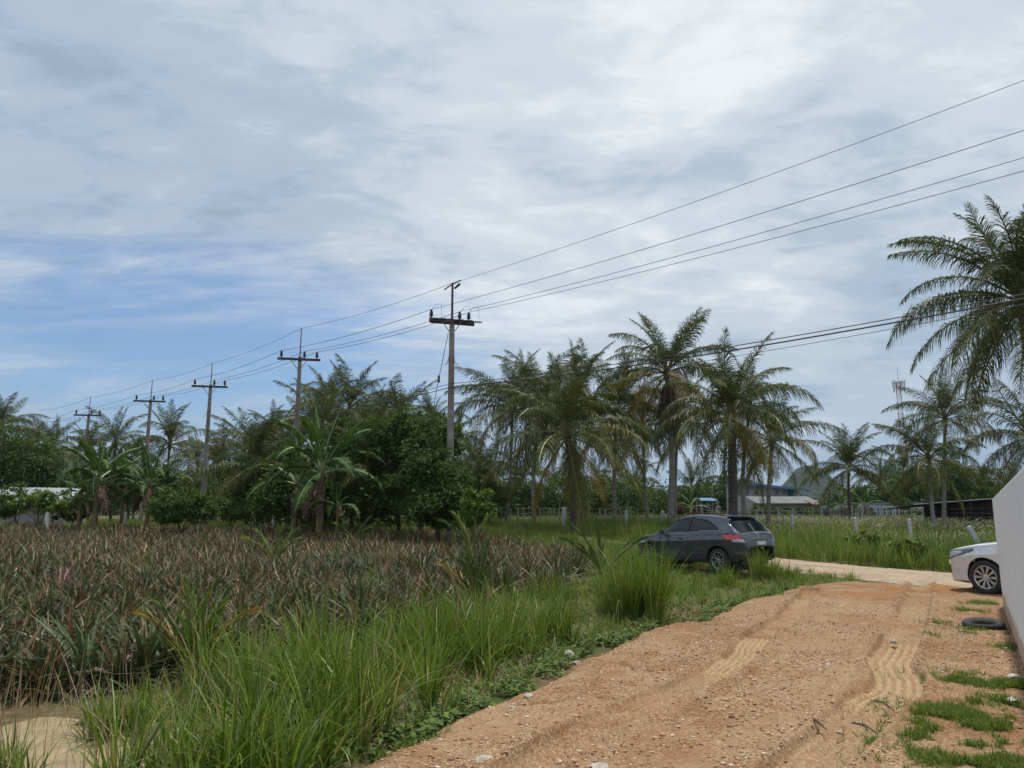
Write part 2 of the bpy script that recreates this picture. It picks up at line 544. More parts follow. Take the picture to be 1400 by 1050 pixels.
def dirt_mat(name, road=False):
    m, nt, N, L, P = mat_base(name)
    v = geopos(nt)
    big = noise(nt, 0.55, 5, 0.6, v, 0.4)
    mid = noise(nt, 3.2, 6, 0.65, v)
    fine = noise(nt, 46, 4, 0.7, v)
    if road:
        c1 = ramp(nt, big, [(0.35, (0.36, 0.265, 0.18)), (0.6, (0.47, 0.37, 0.265))])
    else:
        c1 = ramp(nt, big, [(0.36, (0.25, 0.13, 0.06)), (0.47, (0.305, 0.175, 0.092)), (0.57, (0.35, 0.225, 0.13))])
    c2 = mixc(nt, ramp(nt, mid, [(0.42, (0, 0, 0)), (0.66, (0.7, 0.7, 0.7))]), c1, (0.39, 0.275, 0.165) if not road else (0.53, 0.42, 0.30))
    vo = N.new('ShaderNodeTexVoronoi'); vo.inputs['Scale'].default_value = 60.0
    vo.inputs['Randomness'].default_value = 1.0
    L.new(v, vo.inputs[0])
    wn_ = N.new('ShaderNodeTexWhiteNoise'); wn_.noise_dimensions = '3D'
    L.new(vo.outputs['Color'], wn_.inputs[0])
    grit = ramp(nt, wn_.outputs[0], [(0.0, (0.40, 0.37, 0.35)), (0.35, (0.75, 0.73, 0.71)), (0.8, (1.12, 1.10, 1.08)), (1.0, (1.75, 1.85, 2.0))])
    stren = ramp(nt, noise(nt, 1.3, 3, 0.5, v), [(0.35, (0.25,) * 3), (0.65, (0.9,) * 3)])
    c3 = mixc(nt, stren, c2, mixc(nt, 1.0, c2, grit, 'MULTIPLY'))
    c4 = mixc(nt, ramp(nt, fine, [(0.35, (0.32,) * 3), (0.55, (0, 0, 0))]), c3, (0.17, 0.10, 0.055))
    if not road:
        at_ = N.new('ShaderNodeAttribute'); at_.attribute_name = 'track'
        tcol = ramp(nt, fine, [(0.3, (0.40, 0.285, 0.15)), (0.7, (0.52, 0.39, 0.215))])
        s_ = N.new('ShaderNodeSeparateColor'); L.new(at_.outputs['Color'], s_.inputs[0])
        c4 = mixc(nt, s_.outputs[0], c4, tcol)
        c4 = mixc(nt, s_.outputs[1], c4, ramp(nt, fine, [(0.3, (0.25, 0.115, 0.05)), (0.7, (0.38, 0.19, 0.08))]))
    L.new(c4, P.inputs['Base Color'])
    P.inputs['Roughness'].default_value = 0.92
    P.inputs['Specular IOR Level'].default_value = 0.15
    h = N.new('ShaderNodeMath'); h.operation = 'ADD'
    L.new(fine, h.inputs[0]); L.new(wn_.outputs[0], h.inputs[1])
    L.new(bump(nt, h.outputs[0], 0.7, 0.012), P.inputs['Normal'])
    return m


M['ground'] = ground_mat()
M['dirt'] = dirt_mat('laterite_dirt')
M['road'] = dirt_mat('pale_road_dirt', True)


def wet_mat():
    m, nt, N, L, P = mat_base('muddy_water')
    v = geopos(nt)
    L.new(ramp(nt, noise(nt, 3.5, 8, 0.65, v), [(0.3, (0.25, 0.18, 0.095)), (0.7, (0.37, 0.28, 0.155))]), P.inputs['Base Color'])
    P.inputs['Roughness'].default_value = 0.7
    L.new(bump(nt, noise(nt, 25, 6, 0.7, v), 0.4, 0.01), P.inputs['Normal'])
    return m


M['mud'] = wet_mat()
M['stone'] = mat_noise('pale_stone', [(0.3, (0.28, 0.24, 0.19)), (0.7, (0.52, 0.48, 0.42))], 14, 0.85, 0.5)
M['gravel'] = mat_leaf('gravel', [(0.0, (0.20, 0.11, 0.06)), (0.45, (0.38, 0.22, 0.12)), (0.8, (0.52, 0.35, 0.21)), (1.0, (0.72, 0.62, 0.5))], 0.85, 0.0, 0.0)
M['hill'] = mat_noise('hill_forest', [(0.3, (0.016, 0.03, 0.018)), (0.7, (0.045, 0.066, 0.035))], 0.06, 0.95, 0.9, 3.0, detail=9)

# ------------------------------------------------------------------ ground sheet
gx = np.unique(np.concatenate([-np.geomspace(40, 2600, 22), np.linspace(-40, 60, 130), np.geomspace(60, 2600, 22)]))
gy = np.unique(np.concatenate([np.linspace(-60, 0, 14), np.linspace(0, 90, 130), np.geomspace(90, 3700, 26)]))
XX, YY = np.meshgrid(gx, gy)


def gridF(nx, ny):
    i = np.arange(nx - 1)[None, :] + np.arange(ny - 1)[:, None] * nx
    i = i.ravel()
    return np.stack([i, i + 1, i + nx + 1, i + nx], 1)


ZZ = terr(XX, YY)
tag(link('ground', new_mesh('ground', np.stack([XX, YY, ZZ], -1).reshape(-1, 3), gridF(len(gx), len(gy)), [M['ground']], smooth=True)), kind='structure')

# yard of orange dirt: outline read off the photograph, laid out on the ground
YARD = np.array([G(*p) for p in [(470, 1052), (540, 1005), (610, 968), (700, 938), (770, 905), (815, 878), (860, 862), (905, 848), (960, 846), (985, 830), (1010, 818), (1060, 806), (1105, 797), (1150, 793)]]
                + [np.array((10.4, 17.6)), np.array((12.8, 12.5)), np.array((8, 5.5)), np.array((5, 1.0)), np.array((-1.6, 1.0)), np.array((-1.3, 4.2))])
TR = [  # tyre tracks (pixel paths), half width
    ([(1260, 800), (1243, 850), (1228, 880), (1215, 905), (1228, 925), (1222, 948), (1195, 960), (1150, 1005), (1090, 1060)], 0.235),
    ([(1110, 805), (1075, 845), (1035, 872), (1015, 895), (985, 915), (940, 940), (880, 965), (800, 1000), (700, 1060)], 0.18),
    ([(1180, 805), (1120, 850), (1070, 900), (1000, 950), (900, 1010), (830, 1060)], 0.13),
    ([(1235, 830), (1190, 870), (1150, 930), (1110, 980), (1030, 1060)], 0.10),
    ([(960, 868), (930, 885), (890, 900), (840, 915), (790, 905)], 0.12)]


def polyline_dist(P, pts):
    d = np.full(len(P), 1e9); side = np.zeros(len(P)); al = np.zeros(len(P)); acc = 0
    for a, b in zip(pts[:-1], pts[1:]):
        e = b - a; L_ = np.hypot(*e); w = P - a
        t = np.clip((w @ e) / (L_ * L_), 0, 1)
        q = w - t[:, None] * e
        dd = np.hypot(*q.T)
        s = (e[0] * w[:, 1] - e[1] * w[:, 0]) / L_
        k = dd < d
        d[k] = dd[k]; side[k] = s[k]; al[k] = acc + t[k] * L_
        acc += L_
    return d, side, al


def smooth_path(pts):
    pts = [np.array(p) for p in pts]
    out = []
    for i in range(len(pts) - 1):
        p0, p1, p2, p3 = pts[max(i - 1, 0)], pts[i], pts[i + 1], pts[min(i + 2, len(pts) - 1)]
        for t in np.linspace(0, 1, 6, endpoint=False):
            out.append(0.5 * ((2 * p1) + (-p0 + p2) * t + (2 * p0 - 5 * p1 + 4 * p2 - p3) * t * t + (-p0 + 3 * p1 - 3 * p2 + p3) * t ** 3))
    out.append(pts[-1])
    return out


def yard_height(X, Y, detail=True):
    P = np.stack([X, Y], 1)
    s = sdist(P, YARD) + 0.35 * (fbm(X * 1.6, Y * 1.6, 4, 3) - 0.5) + 0.1 * (fbm(X * 7, Y * 7, 3, 9) - 0.5)
    edge = sstep(-0.25, 0.35, s)
    z = -0.24 + 0.24 * edge
    z = z + 0.05 * (fbm(X * 0.8, Y * 0.8, 4, 21) - 0.5) * edge
    z = z + 0.035 * (fbm(X * 5, Y * 5, 4, 33) - 0.5)
    col = np.zeros((len(X), 2))
    if detail:
        z = z + 0.012 * (fbm(X * 22, Y * 22, 3, 41) - 0.5)
        # churned heaps by the road
        k = np.exp(-((Y - 16.6) / 1.1) ** 2) * sstep(5.5, 7.5, X)
        z = z + k * 0.16 * np.maximum(0, fbm(X * 3.2, Y * 3.2, 4, 55) - 0.45)
        col[:, 1] = np.clip(k * 1.6 * sstep(0.42, 0.6, fbm(X * 2, Y * 2, 3, 77)), 0, 1)
        for i, (pp, hw) in enumerate(TR):
            path = smooth_path([G(*p) for p in pp])
            d, sd_, al = polyline_dist(P, path)
            wob = 0.03 * (vnoise(al * 2.5, al * 0 + i, 88) - 0.5)
            dd = np.abs(sd_ + wob) if False else d
            rut = 1 - sstep(hw * 0.85, hw * 1.15, dd)
            berm = np.exp(-((dd - hw * 1.25) / 0.05) ** 2)
            tread = 0.5 + 0.5 * np.cos(sd_ / hw * math.pi * 5)
            deep = 0.07 if i < 2 else 0.022
            nz = fbm(al * 1.1 + 5 * i, al * 0 + 3, 2, 60 + i)
            st = sstep(0.30, 0.55, nz) * 0.5 + 0.5
            z = z - rut * deep * st + berm * deep * 0.7 * st + rut * tread * 0.022 * (i < 2)
            # freshly pressed, paler stretches of the two main ruts
            if i == 0:
                cen = polyline_dist(P, smooth_path([G(*p) for p in [(1238, 880), (1215, 905), (1228, 925), (1222, 948), (1195, 962)]]))[0]
                pale = np.maximum(1 - sstep(0.12, 0.40, cen), 0.14)
            elif i == 1:
                cen = polyline_dist(P, smooth_path([G(*p) for p in [(1035, 872), (1015, 895), (985, 915)]]))[0]
                pale = np.maximum(1 - sstep(0.10, 0.35, cen), 0.10)
            else:
                pale = 0.18
            cross = 0.62 + 0.38 * np.sign(np.sin(al * 75))
            col[:, 0] = np.maximum(col[:, 0], rut * pale * (0.12 + 0.88 * sstep(.25, .6, tread) * cross * (0.55 + fbm(X * 9, Y * 9, 2, 3))) * (1 if i < 2 else 0.8))
        # slump cracks on the left shoulder
        for pp in ([(795, 902), (850, 908), (900, 918), (935, 905)], [(925, 890), (945, 875), (985, 862)], [(700, 965), (740, 962), (790, 955)]):
            d, _, _ = polyline_dist(P, smooth_path([G(*p) for p in pp]))
            d = d + 0.05 * (fbm(X * 8, Y * 8, 2, 5) - 0.5)
            z = z - 0.035 * np.exp(-(d / 0.035) ** 2) + 0.015 * np.exp(-((d - 0.1) / 0.07) ** 2)
    return z, col, s


yx = np.concatenate([np.arange(-3.6, -1.2, 0.05), np.arange(-1.2, 7.4, 0.023), np.arange(7.4, 13.2, 0.05)]); yy_ = np.concatenate([np.arange(0.4, 4.6, 0.1), np.arange(4.6, 11, 0.026), np.arange(11, 19.0, 0.05)])
XX, YY = np.meshgrid(yx, yy_)
zf, tcol_, sd_y = yard_height(XX.ravel(), YY.ravel())
V = np.stack([XX.ravel(), YY.ravel(), zf], 1)
F = gridF(len(yx), len(yy_))
keep = (sd_y[F] > -0.5).any(1)
F = F[keep]
used = np.zeros(len(V), bool); used[F.ravel()] = True
idx = np.cumsum(used) - 1
ym = new_mesh('dirt_yard', V[used], idx[F], [M['dirt']], smooth=True)
ca = ym.color_attributes.new('track', 'FLOAT_COLOR', 'POINT')
cc = np.zeros((used.sum(), 4), np.float32); cc[:, :2] = tcol_[used]; cc[:, 3] = 1
ca.data.foreach_set('color', cc.ravel())
tag(link('dirt_yard', ym), kind='structure')


def yz(x, y):
    z, _, _ = yard_height(np.atleast_1d(float(x)), np.atleast_1d(float(y)), False)
    return float(max(z[0], float(terr(x, y))))


# road beyond the yard
ra, rb = np.array((18.0, 6.0)), np.array((-2.0, 44.0))
rd = (rb - ra) / np.hypot(*(rb - ra)); rn = np.array((rd[1], -rd[0]))   # rn points to +X side
RL = np.hypot(*(rb - ra))


def road_xy(al, s):
    # bends gently
    return ra[0] + rd[0] * al + rn[0] * s, ra[1] + rd[1] * al + rn[1] * s


E0, E1 = G(1085, 774), G(1310, 798)
E2, E3 = G(1085, 765), G(1310, 781)
rd = (E0 - E1) / np.hypot(*(E0 - E1)); rd2 = (E2 - E3) / np.hypot(*(E2 - E3)); rd = rd + rd2; rd /= np.hypot(*rd)
rn = np.array((rd[1], -rd[0])); ra = (E1 + E3) / 2 - rd * 22
RW = abs(((E2 + E3) / 2 - (E0 + E1) / 2) @ rn) / 2 + 0.1
print('road', rd, ra, RW, E0, E1, E2, E3)
al = np.arange(0, 60, 0.12); ss = np.linspace(-RW - 0.5, RW + 0.5, 44)
AL, SS = np.meshgrid(al, ss)
X = ra[0] + rd[0] * AL + rn[0] * SS; Y = ra[1] + rd[1] * AL + rn[1] * SS
zr = terr(X, Y) + 0.05 - 0.13 * sstep(RW - 0.1, RW + 0.5, np.abs(SS) + 0.3 * (fbm(X * 2, Y * 2, 3, 8) - 0.5)) - 0.03 * np.exp(-((np.abs(SS) - 0.75) / 0.2) ** 2) + 0.02 * (fbm(X * 5, Y * 5, 4, 2) - 0.5)
zr = zr + 0.05 * (1 - sstep(18, 24, Y))
tag(link('road', new_mesh('road', np.stack([X, Y, zr], -1).reshape(-1, 3), gridF(len(al), len(ss)), [M['road']], smooth=True)), kind='structure')


def on_road(X, Y, pad=0.0):
    s = (X - ra[0]) * rn[0] + (Y - ra[1]) * rn[1]
    return np.abs(s) < RW + pad


def road_side(X, Y):
    return (X - ra[0]) * rn[0] + (Y - ra[1]) * rn[1]


# muddy water lying in the low ground at the left
P0 = [G(*p) for p in [(-60, 990), (40, 962), (110, 958), (190, 975), (270, 985), (290, 1010), (220, 1045), (-60, 1060)]]
PUD = np.array(P0)
_gx = np.arange(PUD[:, 0].min() - .8, PUD[:, 0].max() + .8, .04); _gy = np.arange(PUD[:, 1].min() - .8, PUD[:, 1].max() + .8, .04)
XX, YY = np.meshgrid(_gx, _gy)
_s = sdist(np.stack([XX.ravel(), YY.ravel()], 1), PUD) + 0.5 * (fbm(XX.ravel() * 2.2, YY.ravel() * 2.2, 4, 61) - .5) + 1.4 * (fbm(XX.ravel() * 1.1, YY.ravel() * 1.1, 3, 64) - .55)
_z = -0.13 + 0.06 * sstep(-.25, .3, _s) + 0.012 * (fbm(XX.ravel() * 6, YY.ravel() * 6, 3, 62) - .5) + 0.03 * (fbm(XX.ravel() * 1.5, YY.ravel() * 1.5, 2, 63) - .5)
tag(link('sandy_patch', new_mesh('sandy_patch', np.stack([XX.ravel(), YY.ravel(), _z], 1), gridF(len(_gx), len(_gy)), [M['mud']], smooth=True)), kind='structure')
PUD = np.array(P0)


# ------------------------------------------------------------------ blades
def blades(base, az, lean, bend, L, W, segs=3, fold=0.0, prof=None, rg=rng):
    """curved tapering strips; returns V (N*(segs+1)*2,3), F"""
    N = len(base)
    t = np.linspace(0, 1, segs + 1)
    th = lean[:, None] + bend[:, None] * t[None, :]
    ds = L[:, None] / segs
    thm = (th[:, 1:] + th[:, :-1]) / 2
    hx = np.concatenate([np.zeros((N, 1)), np.cumsum(np.sin(thm) * ds, 1)], 1)
    hz = np.concatenate([np.zeros((N, 1)), np.cumsum(np.cos(thm) * ds, 1)], 1)
    ca_, sa_ = np.cos(az)[:, None], np.sin(az)[:, None]
    P = np.stack([base[:, 0:1] + hx * ca_, base[:, 1:2] + hx * sa_, base[:, 2:3] + hz], -1)
    tw = rg.uniform(-0.9, 0.9, N)[:, None]
    sx, sy = -np.sin(az[:, None] + tw), np.cos(az[:, None] + tw)
    if prof is None:
        prof = (1 - t) ** 0.7 * (0.6 + 0.4 * np.minimum(1, t * 4))
        prof[-1] = 0.04
    w = W[:, None] * prof[None, :] / 2
    off = np.stack([sx * w, sy * w, w * 0], -1)
    if fold:
        up = np.stack([-np.cos(th) * ca_, -np.cos(th) * sa_, np.sin(th)], -1) * (w * fold)[..., None]
        VV = np.stack([P - off + up, P, P + off + up], 2)
        k = 3
    else:
        VV = np.stack([P - off, P + off], 2)
        k = 2
    V = VV.reshape(-1, 3)
    n0 = (np.arange(N) * (segs + 1) * k)[:, None, None]
    si = (np.arange(segs) * k)[None, :, None]
    ki = np.arange(k - 1)[None, None, :]
    a = (n0 + si + ki).ravel()
    F = np.stack([a, a + 1, a + k + 1, a + k], 1)
    return V, F


def clump_blades(cen, nb, h, spread, width, lean=0.25, bend=0.9, segs=3, rg=rng):
    """cen (n,3) clump bases, nb blades each; h per clump"""
    n = len(cen)
    idx = np.repeat(np.arange(n), nb)
    N = len(idx)
    az = rg.uniform(0, 2 * math.pi, N)
    r = np.abs(rg.normal(0, 0.5, N)) * (spread[idx] if hasattr(spread, '__len__') else spread)
    base = cen[idx] + np.stack([np.cos(az) * r, np.sin(az) * r, np.zeros(N)], 1)
    az = az + rg.normal(0, 0.5, N)
    L = h[idx] * rg.uniform(0.55, 1.15, N)
    return blades(base, az, np.abs(rg.normal(0, lean, N)), np.abs(rg.normal(0, bend, N)), L, width * rg.uniform(0.6, 1.3, N), segs, rg=rg)


def scatter(n, x0, x1, y0, y1, rg=rng):
    return rg.uniform(x0, x1, n), rg.uniform(y0, y1, n)


def stuffm(name, V, F, mat, label=None, cat='grass'):
    o = link(name, new_mesh(name, V, F, [mat]))
    return tag(o, label, cat, kind='stuff')


# field outline (world)
FIELD = np.array([G(-260, 975), G(40, 940), G(200, 925), G(330, 898), G(450, 880), G(560, 858), G(660, 832), G(740, 808), G(820, 775), (2.6, 27), (-1.0, 33), (-3.0, 37), (-6.0, 39.5), (-17, 42), (-24, 43.5), (-42, 44), (-42, 14), (-14, 5.0)])


# ------------------------------------------------------------------ cars
def arr(*p):
    return np.array(p, float)


def make_car(name, label, loc, heading, Lc, Wc, spec, group=None):
    """heading: direction of the nose, radians from +X. Local frame: x from nose (0) to tail (Lc), y left/right, z up."""
    root = empty(name, loc, heading + math.pi)
    tag(root, label, 'car', group)
    top = spec['top']; bot = spec['bot']; plan = spec['plan']; belt = spec['belt']
    us = np.unique(np.concatenate([np.linspace(0, 0.16, 14), np.arange(0.16, Lc - 0.16, 0.028), np.linspace(Lc - 0.16, Lc, 14)]))
    nv = 76
    v = np.linspace(0, 1, nv)

    def ip(tab, u):
        xs, ys = [p[0] for p in tab], [p[1] for p in tab]
        s = 0
        for o in (-0.07, -0.035, 0, 0.035, 0.07):
            s = s + np.interp(np.clip(u + o, xs[0], xs[-1]), xs, ys)
        e = np.interp(u, xs, ys)
        k = np.minimum(sstep(0, 0.12, u), sstep(0, 0.12, Lc - u))
        return e * (1 - k) + s / 5 * k
    ztop, zbot, hw, zbelt = ip(top, us), ip(bot, us), ip(plan, us), ip(belt, us)
    zbelt = np.minimum(zbelt, ztop - 0.03)
    # half cross-section: parameter v 0 = bottom edge, 0.55 = belt, 1 = top centre
    NB = 42
    P = np.zeros((len(us), nv, 3))
    for i, u in enumerate(us):
        zb, zt, zs, w = zbot[i], ztop[i], zbelt[i], hw[i]
        a = np.linspace(0, 1, NB)
        z1 = zb + (zs - zb) * a
        hh = zs - zb
        # side bulge: tucked sill, widest around mid, slight shoulder
        q = (z1 - zb) / max(hh, 1e-3)
        y1 = w * (0.93 + 0.07 * np.sin(np.clip(q * 1.25, 0, 1) * math.pi / 2) - 0.035 * sstep(0.75, 1.0, q))
        y1 = y1 - 0.018 * np.exp(-((q - 0.42) / 0.16) ** 2)
        crease = spec.get('crease', 0.7)
        y1 = y1 + 0.014 * np.exp(-((q - crease - 0.12 * (u / Lc - 0.5)) / 0.035) ** 2)
        gh = zt - zs                       # greenhouse / bonnet crown
        b = np.linspace(0, 1, nv - NB + 1)[1:]
        yb = y1[-1]
        if gh > 0.2:
            k = min(1, (gh - 0.2) / 0.3)
        else:
            k = 0
        ang = b * math.pi / 2
        # low crown (bonnet): flat ellipse; tall: leaning side glass then rounded roof
        ye, ze = yb * np.cos(ang) ** 0.8, np.sin(ang) ** 0.8
        s_ = np.where(b < 0.5, b / 0.5, 1)
        rw = spec['roofw'] * w
        yg = np.where(b < 0.5, yb - (yb - rw) * s_ ** 1.25, rw * np.cos((b - 0.5) * math.pi) ** 0.62)
        zg = np.where(b < 0.5, 0.86 * s_, 0.86 + 0.14 * np.sin((b - 0.5) * math.pi) ** 0.8)
        y2 = ye * (1 - k) + yg * k; z2 = zs + gh * (ze * (1 - k) + zg * k)
        P[i, :, 0] = u
        P[i, :, 1] = np.concatenate([y1, y2]); P[i, :, 2] = np.concatenate([z1, z2])
    # slant: nose and tail curve in plan is in hw already
    R_w = spec['wheel_r']; arch = R_w + 0.055
    wx = spec['axles']
    half = P.reshape(-1, 3)
    nu = len(us)
    i_, j_ = np.meshgrid(np.arange(nu - 1), np.arange(nv - 1), indexing='ij')
    a = (i_ * nv + j_).ravel()
    F = np.stack([a, a + nv, a + nv + 1, a + 1], 1)
    dmin = np.full(len(half), 9.0)
    isside = np.arange(len(half)) % nv < NB
    for x in wx:
        d = np.hypot(half[:, 0] - x, half[:, 2] - R_w)
        ins = (d < arch) & isside
        dmin = np.where(isside, np.minimum(dmin, d), dmin)
    inside = (dmin < arch)
    F = F[~inside[F].all(1)]
    for x in wx:
        d = np.hypot(half[:, 0] - x, half[:, 2] - R_w)
        k = inside & (d < arch)
        sc = arch / np.maximum(d[k], 1e-3)
        half[k, 0] = x + (half[k, 0] - x) * sc
        half[k, 2] = R_w + (half[k, 2] - R_w) * sc
    cen = half[F].mean(1)
    fi = F[:, 0] // nv; fj = F[:, 0] % nv
    cls = spec['classify'](cen, us[np.minimum(fi, nu - 1)], fj, nv, NB, dmin[F].mean(1) - arch, np.interp(cen[:, 0], us, zbelt), np.interp(cen[:, 0], us, ztop))
    # both halves
    mir = half * np.array((1, -1, 1))
    V = np.concatenate([half, mir])
    V[:, 0] -= Lc / 2
    Ff = np.concatenate([F, F[:, ::-1] + len(half)])
    cl = np.concatenate([cls, cls]); sidef = np.concatenate([np.ones(len(F)), -np.ones(len(F))])
    cen2 = V[Ff].mean(1)
    nrm = np.cross(V[Ff[:, 1]] - V[Ff[:, 0]], V[Ff[:, 3]] - V[Ff[:, 0]])
    nl = np.linalg.norm(nrm, axis=1, keepdims=True); nrm = nrm / np.maximum(nl, 1e-9)
    outs = np.sign((nrm * (cen2 - np.array((0, 0, 0.75)))).sum(1))
    flip = outs < 0
    Ff[flip] = Ff[flip][:, ::-1]; nrm[flip] *= -1
    parts = {}
    for ci, (pn, mat, off, split) in spec['parts'].items():
        for sd in ((1, -1) if split else (0,)):
            k = cl == ci
            if sd: k &= sidef == sd
            if not k.any(): continue
            f = Ff[k]; u_, inv = np.unique(f.ravel(), return_inverse=True)
            vv = V[u_].copy()
            vn = np.zeros((len(u_), 3)); np.add.at(vn, inv, np.repeat(nrm[k], 4, 0))
            vn /= np.maximum(np.linalg.norm(vn, axis=1, keepdims=True), 1e-9)
            vv += vn * off
            me = new_mesh(pn, vv, inv.reshape(-1, 4), [mat], smooth=True)
            o = link(pn, me, root)
            sol = o.modifiers.new('thickness', 'SOLIDIFY'); sol.thickness = 0.02; sol.offset = -1
            parts.setdefault(pn, []).append(o)
    # dark inner tub so nothing shows through the arches
    tub = MB(); tub.box((0, 0, 0.42), (Lc * 0.88, Wc * 0.62, 0.4)); 
    for x in wx:
        tub.box((x - Lc / 2, 0, R_w + 0.05), (0.9, Wc - 0.56, 2 * R_w - 0.05), top=(0.8, 0.9))
    tub.build('underbody', CARM['black'], root)
    for x in wx:
        for s in (1, -1):
            wh = empty('wheel', (0, 0, 0)); wh.parent = root
            wh.location = (x - Lc / 2, s * (Wc / 2 - 0.125), R_w)
            Mx = Matrix.Rotation(-s * math.pi / 2, 4, 'X')
            r, w = R_w, 0.215
            ri = r * spec['rim']
            t = MB(); t.lathe([(ri, -w / 2), (r - 0.03, -w / 2 - 0.004), (r - 0.006, -w / 2 + 0.03), (r, -w / 4), (r, w / 4), (r - 0.006, w / 2 - 0.03), (r - 0.03, w / 2 + 0.004), (ri, w / 2 - 0.005), (ri - 0.012, w / 2 - 0.03), (ri - 0.012, -w / 2)], 40, Mx, close=True)
            t.build('tyre', CARM['tyre'], wh, True)
            rm = MB()
            rm.lathe([(ri + 0.002, w / 2 - 0.012), (ri - 0.012, w / 2 - 0.006), (ri - 0.028, w / 2 - 0.02), (ri - 0.028, -w / 2 + 0.02), (ri - 0.005, -w / 2 + 0.02)], 40, Mx, close=True)
            rm.lathe([(0.0, w / 2 - 0.025), (0.03, w / 2 - 0.022), (0.055, w / 2 - 0.03), (0.07, w / 2 - 0.06), (0.0, w / 2 - 0.07)], 20, Mx)
            ns = spec['spokes']
            for k in range(ns):
                if spec['twin']:
                    for dsp in (-1, 1):
                        a0 = 2 * math.pi * k / ns + dsp * 0.10; a1 = 2 * math.pi * k / ns + dsp * 0.27
                        p0 = Mx @ Vector((0.05 * math.cos(a0), 0.05 * math.sin(a0), w / 2 - 0.035)); p1 = Mx @ Vector(((ri - 0.015) * math.cos(a1), (ri - 0.015) * math.sin(a1), w / 2 - 0.022))
                        rm.tube([p0, p0.lerp(p1, 0.5), p1], [0.014, 0.012, 0.015], 6)
                else:
                    a0 = 2 * math.pi * k / ns
                    for q in (0.0,):
                        c_, s_ = math.cos(a0), math.sin(a0)
                        pts = []
                        for rr, hwid in ((0.045, 0.012), (ri * 0.55, 0.022), (ri - 0.012, 0.034)):
                            for e in (-1, 1):
                                pts.append(Mx @ Vector((rr * c_ - e * hwid * s_, rr * s_ + e * hwid * c_, w / 2 - 0.022 - 0.01 * (rr < .06))))
                        pb = [Vector(p) - Mx @ Vector((0, 0, 0.025)) for p in pts]
                        rm.add(pts + pb, [(0, 2, 3, 1), (2, 4, 5, 3), (0, 6, 8, 2), (2, 8, 10, 4), (1, 3, 9, 7), (3, 5, 11, 9)])
            rm.build('rim', CARM[spec['rimmat']], wh, not True)
            dk = MB(); dk.lathe([(0, -0.01), (ri - 0.03, -0.01), (ri - 0.03, 0.0), (0, 0.0)], 24, Mx); dk.build('brake_disc', CARM['black'], wh)
    return root, parts


def car_paint(name, col, metal=0.5, rough=0.3):
    m, nt, N, L, P = mat_base(name)
    v = objvec(nt)
    d = ramp(nt, noise(nt, 3.5, 6, 0.65, v), [(0.45, (0, 0, 0)), (0.75, (0.35,) * 3)])
    L.new(mixc(nt, d, col, (0.26, 0.21, 0.16)), P.inputs['Base Color'])
    P.inputs['Metallic'].default_value = metal
    P.inputs['Roughness'].default_value = rough
    P.inputs['Coat Weight'].default_value = 0.8
    P.inputs['Coat Roughness'].default_value = 0.06
    return m


CARM = dict(
    grey=car_paint('dark_grey_blue_paint', (0.06, 0.07, 0.095)),
    silver=car_paint('silver_paint', (0.74, 0.76, 0.79), 0.12, 0.3),
    black=mat_plain('black_plastic', (0.018, 0.018, 0.02), 0.6),
    tyre=mat_plain('tyre_rubber', (0.028, 0.027, 0.026), 0.8, var=0.3),
    rim=mat_plain('alloy_rim', (0.5, 0.5, 0.5), 0.3, metal=0.85),
    rimdark=mat_plain('machined_rim', (0.30, 0.30, 0.30), 0.35, metal=0.8),
    glass=mat_plain('tinted_glass', (0.008, 0.011, 0.014), 0.08, spec=0.45),
    red=mat_plain('red_lens', (0.55, 0.015, 0.02), 0.15, spec=0.7, coat=1.0),
    clear=mat_plain('clear_lens', (0.55, 0.57, 0.6), 0.12, spec=0.7, coat=1.0),
    lampdark=mat_plain('smoked_lens', (0.06, 0.065, 0.075), 0.1, spec=0.8, coat=1.0),
    chrome=mat_plain('chrome_trim', (0.6, 0.6, 0.62), 0.15, metal=1.0),
    plate=mat_plain('number_plate', (0.75, 0.76, 0.75), 0.4),
    ink=mat_plain('plate_ink', (0.02, 0.02, 0.03), 0.6),
)


